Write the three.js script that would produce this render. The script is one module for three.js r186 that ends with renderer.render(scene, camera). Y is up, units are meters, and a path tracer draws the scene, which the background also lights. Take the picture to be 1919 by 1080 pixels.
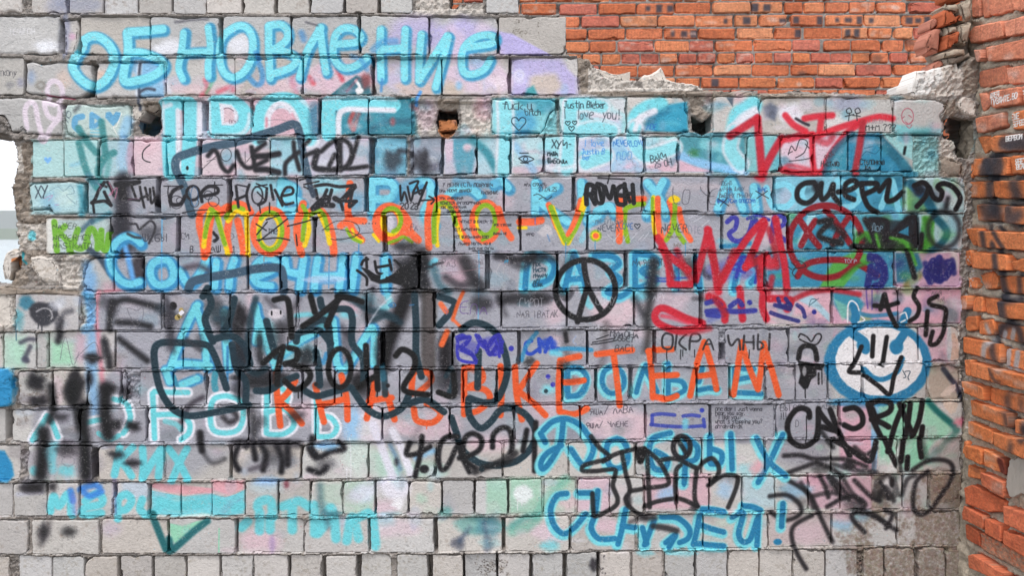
import * as THREE from 'three';
import { mergeGeometries } from 'three/addons/utils/BufferGeometryUtils.js';

// ---------------------------------------------------------------- camera, sky, sun, exposure
const scene = new THREE.Scene();
const FOCAL = 1385, IMG_W = 1919, IMG_H = 1080;              // focal length in photo pixels
const camera = new THREE.PerspectiveCamera(2 * Math.atan(IMG_H / 2 / FOCAL) * 180 / Math.PI, IMG_W / IMG_H, 0.05, 9000);
const EYE = new THREE.Vector3(0, 1.62, 2.86);
const PITCH = 4.4 * Math.PI / 180, YAW = 2.3 * Math.PI / 180;
const FWD = new THREE.Vector3(Math.sin(YAW) * Math.cos(PITCH), -Math.sin(PITCH), -Math.cos(YAW) * Math.cos(PITCH));
camera.position.copy(EYE);
camera.lookAt(EYE.clone().add(FWD));

const renderer = new THREE.WebGLRenderer({ antialias: true });
renderer.setSize(1024, 577);
renderer.toneMapping = THREE.LinearToneMapping;
renderer.toneMappingExposure = 1.11;
renderer.shadowMap.enabled = true;

// overcast sky: pale, a little brighter towards the zenith, faint cloud mottling
{
  const W = 256, H = 128, d = new Float32Array(W * H * 4);
  for (let j = 0; j < H; j++) for (let i = 0; i < W; i++) {
    const el = (j + 0.5) / H * Math.PI - Math.PI / 2, az = (i + 0.5) / W * Math.PI * 2;
    const up = Math.max(0, Math.sin(el));
    const m = 0.04 * Math.sin(az * 3 + 2.1 * el) * Math.sin(el * 7 + az) + 0.03 * Math.sin(az * 7 - el * 11);
    const l = el < 0 ? 0.95 : (1.26 + 0.34 * up) * (1 + m);
    const k = (j * W + i) * 4;
    d[k] = l * 0.98; d[k + 1] = l * 1.0; d[k + 2] = l * 1.05; d[k + 3] = 1;
  }
  const t = new THREE.DataTexture(d, W, H, THREE.RGBAFormat, THREE.FloatType);
  t.mapping = THREE.EquirectangularReflectionMapping; t.magFilter = THREE.LinearFilter; t.needsUpdate = true;
  scene.background = t; scene.environment = t;
}
// sun behind thin cloud: high, in front of the wall and to the left, very soft
const sun = new THREE.DirectionalLight(0xfffaf4, 1.5);
sun.position.set(-2.0, 9.5, 3.4); sun.target.position.set(0, 1, 0);
sun.castShadow = true; sun.shadow.radius = 24; sun.shadow.mapSize.set(2048, 2048);
Object.assign(sun.shadow.camera, { left: -6, right: 6, top: 6, bottom: -6, near: 0.5, far: 30 });
scene.add(sun, sun.target);
scene.fog = new THREE.FogExp2(0xf4f7fa, 0.00022);

// ---------------------------------------------------------------- helpers
let seed = 12345;
const rnd = () => { seed = (seed * 1664525 + 1013904223) >>> 0; return seed / 4294967296; };
const rr = (a, b) => a + (b - a) * rnd();
const hash = (x, y) => { let h = (x * 374761393 + y * 668265263) | 0; h = Math.imul(h ^ (h >>> 13), 1274126177); return ((h ^ (h >>> 16)) >>> 0) / 4294967296; };
const noise = (x, y) => {
  const xi = Math.floor(x), yi = Math.floor(y), fx = x - xi, fy = y - yi, u = fx * fx * (3 - 2 * fx), v = fy * fy * (3 - 2 * fy);
  return (hash(xi, yi) * (1 - u) + hash(xi + 1, yi) * u) * (1 - v) + (hash(xi, yi + 1) * (1 - u) + hash(xi + 1, yi + 1) * u) * v;
};
const fbm = (x, y) => (noise(x, y) * 4 + noise(x * 2.1 + 7, y * 2.1) * 2 + noise(x * 4.3, y * 4.3 + 3) + noise(x * 8.7 + 1, y * 8.7) * 0.5) / 7.5;
const sst = (a, b, x) => { const t = Math.min(1, Math.max(0, (x - a) / (b - a))); return t * t * (3 - 2 * t); };
const nums = (s) => s.trim().split(/[\s,]+/).map(Number);
const pairs = (s) => { const n = nums(s), r = []; for (let i = 0; i + 1 < n.length; i += 2) r.push([n[i], n[i + 1]]); return r; };

const CR = new THREE.Vector3().crossVectors(FWD, new THREE.Vector3(0, 1, 0)).normalize(), CU = new THREE.Vector3().crossVectors(CR, FWD);
// a plane of a wall; at(x, y) is where the ray through a photo pixel meets it, in metres on the wall
class Face {
  constructor(o, U, V) { this.o = o; this.U = U; this.V = V; this.N = new THREE.Vector3().crossVectors(U, V); }
  at(x, y) {
    const d = FWD.clone().multiplyScalar(FOCAL).addScaledVector(CR, x - IMG_W / 2).addScaledVector(CU, IMG_H / 2 - y);
    const t = this.o.clone().sub(EYE).dot(this.N) / d.dot(this.N), p = EYE.clone().addScaledVector(d, t).sub(this.o);
    return [p.dot(this.U), p.dot(this.V)];
  }
  world(u, v, n) { return this.o.clone().addScaledVector(this.U, u).addScaledVector(this.V, v).addScaledVector(this.N, n); }
  poly(pts) { return pts.map(([x, y]) => this.at(x, y)); }
  // the part of the wall that its surface texture covers, in metres, and the size of that texture
  cover(u0, u1, v0, v1, w) { this.u0 = u0; this.u1 = u1; this.v0 = v0; this.v1 = v1; this.w = w; this.h = Math.round(w * (v1 - v0) / (u1 - u0)); this.k = w / (u1 - u0); return this; }
  tex([u, v]) { return [(u - this.u0) * this.k, (this.v1 - v) * this.k]; }
}
const X = new THREE.Vector3(1, 0, 0), Y = new THREE.Vector3(0, 1, 0), Z = new THREE.Vector3(0, 0, 1);
const front = new Face(new THREE.Vector3(0, 0, 0), X, Y);
{ const a = front.at(-150, 540), b = front.at(1862, 540), c = front.at(960, -128), d = front.at(960, 1165); front.cover(a[0], b[0], d[1], c[1], 2048); }
const side = new Face(new THREE.Vector3(front.at(1804, 760)[0], 0, 0), Z, Y).cover(-0.3, 0.72, 0.0, 2.75, 740);
const back = new Face(new THREE.Vector3(0, 0, -2.05), X, Y).cover(-0.9, 3.6, 1.0, 4.2, 2048);

function canvas(w, h) { const c = document.createElement('canvas'); c.width = w; c.height = h; return c; }

// ---- one stone, brick or lump: an outline on a wall, rounded rim, uneven face, real depth
function stone(face, outline, o = {}) {
  const { z = 0, depth = 0.1, bevel = 0.006, rough = 0.0012, step = 0.02, bump = 0.001, tilt = [0, 0], base, dome = 0, rings = [0.5], flute = 0, chip = rough * 1.5 } = o;
  let p = outline.slice(), A = 0;
  for (let i = 0; i < p.length; i++) { const a = p[i], b = p[(i + 1) % p.length]; A += a[0] * b[1] - b[0] * a[1]; }
  if (A < 0) p.reverse();
  const q = [];
  for (let i = 0; i < p.length; i++) {
    const a = p[i], b = p[(i + 1) % p.length], L = Math.hypot(b[0] - a[0], b[1] - a[1]), n = Math.max(1, Math.round(L / step));
    for (let j = 0; j < n; j++) q.push([a[0] + (b[0] - a[0]) * j / n, a[1] + (b[1] - a[1]) * j / n]);
  }
  const n = q.length, sx = rr(0, 99), sy = rr(0, 99);
  const nrm = q.map((_, i) => { const a = q[(i + n - 1) % n], b = q[(i + 1) % n], L = Math.hypot(b[0] - a[0], b[1] - a[1]) || 1; return [(b[1] - a[1]) / L, -(b[0] - a[0]) / L]; });
  const e = q.map(([u, v], i) => { const d = (fbm(u * 40 + sx, v * 40 + sy) - 0.55) * 2 * rough + -chip * sst(0.66, 0.86, noise(u * 24 + sy, v * 24 + sx)) * (0.4 + noise(u * 110, v * 110)); return [u + nrm[i][0] * d, v + nrm[i][1] * d]; });
  let cu = 0, cv = 0; for (const [u, v] of e) { cu += u / n; cv += v / n; }
  const pos = [], uv = [], idx = [];
  const put = (u, v, zz) => { const w = face.world(u, v, zz); pos.push(w.x - base.x, w.y - base.y, w.z - base.z); uv.push((u - face.u0) / (face.u1 - face.u0), (v - face.v0) / (face.v1 - face.v0)); };
  const zf = (u, v, s) => z + tilt[0] * (u - cu) + tilt[1] * (v - cv) + (fbm(u * 22 + sx, v * 22 + sy) - 0.5) * 2 * bump + (fbm(u * 70 + sy, v * 70) - 0.5) * bump + dome * (1 - s * s) - (flute ? flute * Math.max(0, Math.sin((u + sx) * 6.283 / 0.036)) * s : 0);
  const loops = [[0, 0, -depth], [0, 0, -bevel], [bevel * 0.3, 0, -bevel * 0.3], [bevel, 0, 0], [bevel * 1.35, 0, 0.00005]];
  for (const [ins, , dz] of loops) for (let i = 0; i < n; i++) {
    const u = e[i][0] - nrm[i][0] * ins, v = e[i][1] - nrm[i][1] * ins;
    put(u, v, dz === -depth ? z - depth : zf(u, v, 1) + dz);
  }
  for (const s of rings) for (let i = 0; i < n; i++) { const u = cu + (e[i][0] - cu) * s, v = cv + (e[i][1] - cv) * s; put(u, v, zf(u, v, s)); }
  const L = 5 + rings.length;
  for (let r = 0; r < L - 1; r++) for (let i = 0; i < n; i++) { const j = (i + 1) % n, a = r * n + i, b = r * n + j, c = a + n, d = b + n; idx.push(a, b, d, a, d, c); }
  put(cu, cv, zf(cu, cv, 0)); const ce = L * n;
  for (let i = 0; i < n; i++) idx.push((L - 1) * n + i, (L - 1) * n + (i + 1) % n, ce);
  const g = new THREE.BufferGeometry();
  g.setAttribute('position', new THREE.Float32BufferAttribute(pos, 3));
  g.setAttribute('uv', new THREE.Float32BufferAttribute(uv, 2));
  g.setIndex(idx); g.computeVertexNormals();
  return g;
}
// rounded four-cornered outline from photo-pixel corners TL TR BR BL
function cornered(face, c, rad) {
  const p = face.poly(c), r = [];
  for (let i = 0; i < p.length; i++) {
    const a = p[(i + p.length - 1) % p.length], b = p[i], d = p[(i + 1) % p.length];
    const la = Math.hypot(a[0] - b[0], a[1] - b[1]), ld = Math.hypot(d[0] - b[0], d[1] - b[1]);
    const R = rad * rr(0.5, 1.5) * (rnd() < 0.14 ? rr(2, 3.4) : 1), ta = Math.min(0.4, R / la), td = Math.min(0.4, R / ld);
    const P = [b[0] + (a[0] - b[0]) * ta, b[1] + (a[1] - b[1]) * ta], Q = [b[0] + (d[0] - b[0]) * td, b[1] + (d[1] - b[1]) * td];
    r.push(P, [(P[0] + Q[0] + 2 * b[0]) / 4, (P[1] + Q[1] + 2 * b[1]) / 4], Q);
  }
  return r;
}
// ---- mortar bed behind the stones of a wall: a lumpy closed slab whose joints lie between the stones
function mortarBed(face, stones, keep, holes, o) {
  const { through = [], step, thick, base, deep = 0.02, proud = 0.003, lump = 0.006, freq = 60 } = o, mk = 500;   // mask: 2 mm a pixel
  const mw = Math.ceil((face.u1 - face.u0) * mk), mh = Math.ceil((face.v1 - face.v0) * mk), c = canvas(mw, mh), x = c.getContext('2d');
  const to = ([u, v]) => [(u - face.u0) * mk, (face.v1 - v) * mk];
  const path = (p) => { x.beginPath(); p.map(to).forEach((a, i) => (i ? x.lineTo(...a) : x.moveTo(...a))); x.closePath(); };
  x.fillStyle = '#000'; x.fillRect(0, 0, mw, mh);
  x.fillStyle = '#0f0'; path(keep); x.fill();
  x.fillStyle = '#000'; for (const s of through) { path(s); x.fill(); }
  x.globalCompositeOperation = 'lighter';
  x.fillStyle = '#f00'; for (const s of stones) { path(s); x.fill(); }
  x.fillStyle = '#00f'; for (const s of holes) { path(s); x.fill(); }
  const m = x.getImageData(0, 0, mw, mh).data;
  const M = (i, j, ch) => (i < 0 || j < 0 || i >= mw || j >= mh ? 0 : m[(j * mw + i) * 4 + ch] > 127);
  const nu = Math.floor((face.u1 - face.u0) / step), nv = Math.floor((face.v1 - face.v0) / step);
  const zs = new Float32Array((nu + 1) * (nv + 1)), inb = new Uint8Array(zs.length), kp = new Uint8Array(zs.length);
  for (let j = 0; j <= nv; j++) for (let i = 0; i <= nu; i++) {
    const u = face.u0 + i * step, v = face.v0 + j * step, [px, py] = to([u, v]).map(Math.round), k = j * (nu + 1) + i;
    const wob = Math.round((fbm(u * 14, v * 14) - 0.5) * 16);
    kp[k] = M(px + wob, py + wob, 1) ? 1 : 0;
    const lumpz = (fbm(u * freq, v * freq) - 0.5) * 2 * lump + (fbm(u * freq * 3, v * freq * 3) - 0.5) * lump * 0.9;
    let zz;
    if (M(px, py, 2)) { zz = -deep + lumpz; inb[k] = 1; }
    else if (M(px, py, 0)) { zz = -deep * 0.9 + lumpz; inb[k] = M(px - 5, py, 0) && M(px + 5, py, 0) && M(px, py - 5, 0) && M(px, py + 5, 0) ? 1 : 0; }
    else {
      const D = (dx, dy) => { for (let s = 1; s < 16; s++) if (M(px + dx * s, py + dy * s, 0)) return s; return 16; };
      const a = D(0, -1), b = D(0, 1), l = D(-1, 0), r = D(1, 0);
      if (l + r < 15 && a + b > 15) zz = -deep * (2.0 + 1.2 * noise(u * 5 + 3, v * 5)) * (noise(u * 3.3 + 11, v * 4 + 5) > 0.7 ? 0.12 : 1) + lumpz * 0.6;
      else if (a < 16 || b < 16) { const t = a / (a + b); const f = sst(0.08, 0.22, t); zz = -deep * 2.2 * (1 - f) + f * (proud - 0.42 * deep * (1 - sst(0.34, 0.58, fbm(u * 4 + 2, v * 7))) + lumpz * (0.7 + 0.8 * noise(u * 2.2, v * 2.2 + 8))); }
      else zz = -deep * 0.6 + lumpz * 1.8;
    }
    zs[k] = zz;
  }
  const pos = [], uv = [], idx = [], id = new Int32Array(zs.length).fill(-1), bid = new Int32Array(zs.length).fill(-1);
  const put = (i, j, n) => { const u = face.u0 + i * step, v = face.v0 + j * step, w = face.world(u, v, n); pos.push(w.x - base.x, w.y - base.y, w.z - base.z); uv.push(i * step / (face.u1 - face.u0), j * step / (face.v1 - face.v0)); return pos.length / 3 - 1; };
  const F = (i, j) => { const k = j * (nu + 1) + i; return id[k] < 0 ? (id[k] = put(i, j, zs[k])) : id[k]; };
  const B = (i, j) => { const k = j * (nu + 1) + i; return bid[k] < 0 ? (bid[k] = put(i, j, -thick * (0.75 + 0.5 * fbm(i * 0.2, j * 0.2)))) : bid[k]; };
  const on = (i, j) => { if (i < 0 || j < 0 || i >= nu || j >= nv) return false; const k = j * (nu + 1) + i; return kp[k] && kp[k + 1] && kp[k + nu + 1] && kp[k + nu + 2]; };
  for (let j = 0; j < nv; j++) for (let i = 0; i < nu; i++) {
    if (!on(i, j)) continue;
    const k = j * (nu + 1) + i;
    if (!(inb[k] && inb[k + 1] && inb[k + nu + 1] && inb[k + nu + 2])) idx.push(F(i, j), F(i + 1, j), F(i + 1, j + 1), F(i, j), F(i + 1, j + 1), F(i, j + 1));
    const edge = (a, b, c, d) => { const p = F(a, b), q = F(c, d), r = B(c, d), s = B(a, b); idx.push(p, s, r, p, r, q); };
    if (!on(i - 1, j)) edge(i, j + 1, i, j);
    if (!on(i + 1, j)) edge(i + 1, j, i + 1, j + 1);
    if (!on(i, j - 1)) edge(i, j, i + 1, j);
    if (!on(i, j + 1)) edge(i + 1, j + 1, i, j + 1);
  }
  // back of the slab, in strips as long as each run of the wall
  for (let j = 0; j + 4 < nv + 4; j += 4) for (let i = 0; i < nu; i += 4) if (on(i, j) && on(Math.min(i + 3, nu - 1), Math.min(j + 3, nv - 1))) {
    const i2 = Math.min(i + 4, nu), j2 = Math.min(j + 4, nv); idx.push(B(i, j), B(i2, j2), B(i2, j), B(i, j), B(i, j2), B(i2, j2));
  }
  const g = new THREE.BufferGeometry();
  g.setAttribute('position', new THREE.Float32BufferAttribute(pos, 3));
  g.setAttribute('uv', new THREE.Float32BufferAttribute(uv, 2));
  g.setIndex(idx); g.computeVertexNormals();
  return g;
}
function part(name, g, m, parent, kind) { const o = new THREE.Mesh(g, m); o.name = name; o.castShadow = o.receiveShadow = true; if (kind) o.userData.kind = kind; parent.add(o); return o; }
function thing(name, label, category, base) { const o = new THREE.Group(); o.name = name; o.position.copy(base); o.userData = { label, category, kind: 'thing' }; scene.add(o); return o; }
function structure(name, g, m) { const o = new THREE.Mesh(g, m); o.name = name; o.userData.kind = 'structure'; o.castShadow = o.receiveShadow = true; scene.add(o); return o; }
// fine grain for bump maps, tileable
function grainTex(size, f) {
  const d = new Uint8Array(size * size * 4);
  const tn = (x, y, p) => { const xi = Math.floor(x), yi = Math.floor(y), fx = x - xi, fy = y - yi, w = (a) => ((a % p) + p) % p, u = fx * fx * (3 - 2 * fx), v = fy * fy * (3 - 2 * fy); const h = (a, b) => hash(w(a) + 131, w(b) + 17); return (h(xi, yi) * (1 - u) + h(xi + 1, yi) * u) * (1 - v) + (h(xi, yi + 1) * (1 - u) + h(xi + 1, yi + 1) * u) * v; };
  for (let j = 0; j < size; j++) for (let i = 0; i < size; i++) {
    const x = i / size, y = j / size;
    let v = f.reduce((s, [q, a]) => s + a * tn(x * q, y * q, q), 0) / f.reduce((s, [, a]) => s + a, 0);
    if (tn(x * 90, y * 90, 90) > 0.93) v *= 0.45;
    const k = (j * size + i) * 4; d[k] = d[k + 1] = d[k + 2] = Math.max(0, Math.min(255, v * 255)); d[k + 3] = 255;
  }
  const t = new THREE.DataTexture(d, size, size); t.wrapS = t.wrapT = THREE.RepeatWrapping; t.magFilter = THREE.LinearFilter; t.needsUpdate = true; return t;
}

// ---------------------------------------------------------------- the courses of the block wall, read off the photograph (photo pixels)
// each course: heights of its top and bottom edge at x = 0, 900, 1800 and the left and right edges of its blocks
const courses = [
  ['-45 -45 -45', '25 25 25', '60 126 132 194 196 258 261 322 325 386 389 453 456 514 520 579 583 644 649 708 713 773 911 971'],
  ['32 33 33', '102 102 102', '152 281 284 411 419 546 548 672 677 803 806 932 936 1060'],
  ['109 109 108', '178 177 176', '-12 46 312 440 442 567 570 696 702 826 829 953 958 1082'],
  ['192 184 182', '256 251 248', '303 341 344 378 392 470 472 596 602 689 692 770 1049 1173 1336 1421 1424 1545 1549 1671'],
  ['266 258 253', '333 326 320', '61 119 122 184 188 249 251 311 314 373 377 440 443 505 507 567 570 631 633 692 702 761 775 827 832 892 895 955 959 1018 1022 1081 1084 1143 1146 1205 1210 1269 1273 1331 1334 1397 1400 1460 1463 1522 1525 1587 1590 1650 1652 1710'],
  ['337 333 331', '402 398 396', '166 293 303 427 434 556 559 683 691 816 820 942 946 1071 1079 1201 1204 1325 1329 1448 1452 1573 1576 1692'],
  ['409 404 401', '476 472 466', '86 206 209 331 339 463 466 587 593 717 726 849 852 973 977 1099 1103 1225 1228 1350 1355 1475 1478 1598 1601 1719 1721 1803'],
  ['482 478 471', '546 543 537', '272 333 336 394 397 462 466 524 527 651 655 784 788 910 919 1041 1047 1169 1176 1300 1307 1432 1436 1550 1553 1674 1677 1799'],
  ['553 549 543', '620 615 606', '30 150 182 303 308 430 433 556 560 685 689 812 816 938 942 1060 1064 1186 1190 1310 1316 1434 1437 1557 1561 1681 1684 1802'],
  ['624 622 613', '691 687 677', '-30 6 9 68 69 90 93 214 219 341 345 466 469 590 594 714 722 846 850 970 976 1098 1103 1222 1229 1347 1359 1476 1479 1598 1601 1718 1722 1796'],
  ['698 694 682', '762 756 747', '38 98 101 163 166 226 263 324 327 386 389 446 449 505 508 565 568 626 629 688 691 747 750 807 810 867 870 929 933 990 994 1052 1056 1114 1119 1177 1185 1244 1246 1304 1308 1365 1369 1431 1435 1488 1491 1549 1553 1612 1617 1734'],
  ['768 763 753', '830 826 817', '-30 10 22 149 153 274 278 340 343 465 468 590 594 715 719 841 844 962 966 1086 1089 1206 1211 1328 1334 1451 1454 1570 1574 1690 1692 1802'],
  ['838 832 822', '901 896 884', '-30 38 54 175 187 307 310 430 438 564 568 689 693 814 818 940 944 1064 1067 1188 1192 1313 1316 1432 1436 1556 1559 1679 1682 1799'],
  ['907 902 890', '968 964 953', '-30 22 28 88 90 148 152 212 219 278 283 338 340 397 399 459 462 520 523 580 583 642 644 701 706 764 768 827 831 888 892 950 955 1015 1020 1078 1083 1141 1144 1204 1208 1266 1270 1328 1331 1389 1392 1450 1453 1512 1516 1572 1575 1632 1635 1690 1693 1738 1742 1800'],
  ['976 972 960', '1038 1035 1022', '-60 54 62 187 193 315 320 442 446 568 571 690 694 814 821 941 947 1066 1071 1190 1197 1317 1320 1438 1441 1557 1561 1679 1683 1800'],
  ['1044 1041 1027', '1110 1106 1090', '-30 20 36 97 100 158 162 220 226 285 289 348 352 411 416 474 477 540 546 603 612 668 677 733 744 802 812 868 872 930 935 992 999 1054 1062 1118 1124 1181 1185 1241 1246 1301 1306 1362 1365 1421 1425 1484 1487 1544 1548 1605 1617 1654 1658 1712 1716 1768 1772 1822'],
];
const lerp3 = (s, x) => { const [a, b, c] = s; return x < 900 ? a + (b - a) * x / 900 : b + (c - b) * (x - 900) / 900; };
const blockShapes = [];                         // { c: corners in photo pixels, z, odd }
for (const [t, b, xs] of courses) {
  const T = nums(t), Bm = nums(b), e = nums(xs);
  for (let i = 0; i < e.length; i += 2) {
    const [x0, x1] = [e[i], e[i + 1]], j = () => rr(-0.9, 0.9), big = x1 - x0 > 85;
    const dy = rr(-1.2, 1.2), sl = rr(-0.8, 0.8);
    blockShapes.push({ c: [[x0 + j(), lerp3(T, x0) + dy + j() + sl], [x1 + j(), lerp3(T, x1) + dy + j() - sl], [x1 + j(), lerp3(Bm, x1) + dy * 0.5 + j() * 0.6], [x0 + j(), lerp3(Bm, x0) + dy * 0.5 + j() * 0.6]], big });
  }
}
// blocks with corners knocked off, traced one by one
const tracedBlocks = [
  '-20 30 113 31 111 100 96 102 -20 99', '120 40 144 37 149 52 148 74 141 99 122 100 121 70', '-20 -46 44 -46 44 24 -20 25',
  '50 119 60 116 80 121 110 117 128 118 150 120 172 122 174 150 172 170 150 183 110 181 60 176 49 170', '183 118 230 117 307 118 309 180 182 184 178 168 181 150',
  '-20 186 40 183 92 189 113 196 117 215 116 252 78 252 60 249 50 251 42 243 36 248 22 247 14 225 8 217 0 214 -20 214', '119 203 125 196 150 195 170 199 196 201 215 195 240 195 245 205 245 250 240 257 140 258 124 250 119 230',
  '922 187 950 185 1032 186 1041 192 1040 203 1030 212 1022 236 1014 250 928 251 922 246', '1176 181 1280 181 1286 190 1284 206 1290 216 1293 246 1282 250 1180 249 1175 240',
  '1676 188 1690 186 1752 188 1776 196 1770 206 1761 216 1768 236 1764 252 1680 252 1674 245',
  '56 350 64 344 140 341 158 346 160 400 104 402 92 392 62 392 55 362', '1696 334 1760 333 1788 340 1805 352 1812 372 1806 396 1770 398 1697 397', '213 482 268 482 270 545 214 547', '163 492 178 484 211 483 212 547 160 546 156 528',
  '229 700 236 694 240 720 238 748 230 756', '1737 690 1780 684 1798 692 1800 740 1795 750 1745 750 1738 730',
].map(pairs);
// lumps of rubble and broken block: outline, how far they stand out (m), kind of stuff
const rubble = [
  ['29 276 40 272 42 322 28 322 27 300', -0.055, 'block'], ['40 268 62 266 61 300 62 334 44 332 41 300', -0.045, 'mortar'],
  ['18 340 24 328 38 324 52 334 60 348 58 368 40 372 24 368', -0.03, 'mortar'], ['23 372 40 370 60 369 64 392 40 396 25 394', -0.04, 'mortar'],
  ['23 400 30 394 60 393 92 397 95 404 86 416 52 421 30 415', -0.018, 'mortar'], ['28 420 49 421 49 464 29 462 26 440', -0.05, 'block'],
  ['51 422 84 421 86 440 84 466 51 466', -0.02, 'block'], ['2 486 10 472 22 466 40 466 38 480 20 484 18 528 4 525 1 505', -0.01, 'block'],
  ['20 486 37 482 36 498 32 505 22 506', -0.05, 'clay'], ['20 508 44 505 52 528 30 540 14 536', -0.03, 'mortar'],
  ['40 470 84 470 100 478 60 482 52 500 44 492', -0.035, 'mortar'], ['56 482 84 479 101 486 110 502 110 530 90 533 72 522 58 500', -0.005, 'block'],
  ['114 486 132 480 148 482 158 500 152 526 146 540 120 541 112 508', -0.022, 'block'], ['150 482 160 479 172 488 178 505 170 512 160 500', -0.015, 'block'],
  ['-30 541 10 537 60 545 110 542 150 546 176 548 178 556 120 553 60 550 -30 555', -0.01, 'mortar'], ['-30 556 10 552 26 560 26 612 0 618 -30 620', -0.006, 'block'],
  ['153 566 166 556 178 560 178 600 168 618 152 620 158 600', -0.02, 'block'], ['-30 694 20 690 27 700 28 756 20 762 -30 762', 0.012, 'block'],
  ['240 700 256 694 260 752 242 756', -0.028, 'mortar'],
  ['1084 104 1100 101 1108 108 1110 120 1105 140 1106 166 1092 173 1084 150', -0.035, 'mortar'],
  ['1108 116 1124 114 1145 119 1152 124 1170 126 1193 122 1195 150 1180 160 1150 158 1110 142', -0.12, 'block'],
  ['1104 128 1116 138 1132 144 1138 152 1152 150 1160 158 1186 158 1204 166 1206 176 1130 176 1103 174', -0.02, 'block'],
  ['1204 142 1212 136 1226 134 1243 122 1248 132 1250 144 1274 150 1300 151 1314 157 1318 168 1260 175 1214 174 1206 160', -0.035, 'block'],
  ['1090 174 1160 171 1240 173 1310 170 1345 168 1400 174 1424 178 1300 182 1160 180 1092 181', -0.012, 'mortar'],
  ['1410 180 1440 174 1500 176 1560 174 1620 176 1700 180 1720 184 1640 186 1500 183 1420 184', -0.012, 'mortar'],
  ['1298 172 1316 168 1338 170 1340 188 1334 214 1318 226 1300 212 1294 190', -0.05, 'mortar'],
  ['1708 178 1712 156 1724 130 1748 127 1776 121 1800 114 1805 140 1805 176 1760 180', -0.022, 'fluted'],
  ['1808 122 1820 108 1836 100 1838 130 1834 172 1808 178', -0.03, 'mortar'], ['1795 190 1806 182 1822 184 1830 196 1829 220 1812 216 1798 206', 0.0, 'block'],
  ['1768 196 1790 186 1800 206 1790 216 1772 214', -0.02, 'mortar'],
  ['1712 262 1740 259 1757 262 1757 326 1714 326', -0.03, 'fluted'], ['1761 264 1776 260 1789 266 1790 300 1764 302', -0.05, 'fluted'],
  ['1756 298 1770 292 1790 300 1806 306 1806 334 1772 336 1757 318', -0.01, 'mortar'],
  ['780 196 812 188 820 204 812 222 818 250 784 252', -0.035, 'fluted'], ['862 190 900 186 922 196 914 214 921 232 916 250 864 252 866 220', -0.03, 'fluted'],
  ['822 186 860 186 858 202 838 205 820 200', -0.03, 'mortar'], ['822 224 840 221 855 224 857 242 822 246', -0.022, 'clay'], ['824 248 852 247 846 258 838 264 828 256', -0.05, 'clay'],
  ['780 -45 841 -45 841 25 780 26', -0.012, 'fluted'], ['844 14 862 12 880 9 904 5 905 26 844 27', -0.02, 'block'],
  ['246 196 268 194 270 210 258 226 247 226', -0.006, 'block'], ['271 190 302 192 300 206 286 214 272 208', -0.02, 'mortar'], ['1804 340 1812 336 1816 372 1806 380', -0.02, 'mortar'],
  ['1740 884 1760 876 1790 884 1802 900 1800 950 1770 956 1746 950 1741 915', -0.008, 'mortar'], ['1760 1024 1800 1026 1822 1040 1800 1034 1768 1032', -0.014, 'mortar'],
].map(([s, z, k]) => [pairs(s), z, k]);
const pits = [
  '262 210 282 205 302 206 300 250 288 258 264 252 256 236', '822 204 838 208 858 204 862 232 852 250 838 262 824 250 816 230', '1296 214 1318 228 1336 214 1336 246 1318 256 1298 246',
  '1772 224 1794 216 1812 222 1830 226 1832 270 1820 300 1796 296 1790 264 1772 262', '154 170 174 160 176 182 156 186', '844 -45 905 -45 905 4 880 9 862 12 844 13',
].map(pairs);
// outline of the wall itself, jagged where it broke away
const wallOutline = pairs('-145 -125 974 -125 974 28 1062 30 1064 104 1086 106 1108 116 1130 140 1190 152 1220 146 1310 160 1330 172 1430 178 1560 176 1712 182 1726 150 1800 126 1812 110 1845 100 1850 1160 -145 1160 -145 536 20 537 40 505 30 465 27 400 24 365 28 322 30 285 24 268 8 252 -145 246');

// ---------------------------------------------------------------- paint on the block wall: colour and gloss as they lie on the surface, in wall metres
const rgb = (r, g, b) => `rgb(${r | 0},${g | 0},${b | 0})`;
const wallC = canvas(front.w, front.h), cx = wallC.getContext('2d');
const glossC = canvas(front.w >> 1, front.h >> 1), gx = glossC.getContext('2d');
const PX = front.k * (front.at(1060, 540)[0] - front.at(860, 540)[0]) / 200;       // texture pixels to one photo pixel, mid wall
const T = (x, y) => front.tex(front.at(x, y));
function trace(c, pts, closed, s = 1) {
  const p = pts.map(([x, y]) => T(x, y).map((v) => v * s)), n = p.length;
  c.beginPath(); c.moveTo(...p[0]);
  if (n < 3) { c.lineTo(...p[n - 1]); return; }
  for (let i = 0; i < n - 1; i++) { const a = p[Math.max(0, i - 1)], b = p[i], d = p[i + 1], e = p[Math.min(n - 1, i + 2)], k = 0.168; c.bezierCurveTo(b[0] + (d[0] - a[0]) * k, b[1] + (d[1] - a[1]) * k, d[0] - (e[0] - b[0]) * k, d[1] - (e[1] - b[1]) * k, d[0], d[1]); }
}
// soft edges are built from nested passes, widest and faintest first
const passes = (soft, a) => { if (!soft) return [[0, a]]; const N = soft > 2 ? 7 : 4, r = []; let c0 = 0; for (let i = 0; i < N; i++) { const t = (i + 1) / N, c = a * t * t * (3 - 2 * t) * 0.999; r.push([1.45 * soft * (1 - 2 * i / (N - 1)), 1 - (1 - c) / (1 - c0)]); c0 = c; } return r; };
let gloss = '#9c9c9c';
const pig = {};
const pigment = (h) => pig[h] || (pig[h] = (() => { const v = [1, 3, 5].map((i) => parseInt(h.length === 4 ? h[(i + 1) / 2] + h[(i + 1) / 2] : h.slice(i, i + 2), 16)), m = (v[0] + v[1] + v[2]) / 3, k = m < 90 ? 0.42 + 0.58 * m / 90 : 1; return rgb(...v.map((q) => Math.max(0, Math.min(255, (m + (q - m) * 1.09) * k)))); })());
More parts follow.
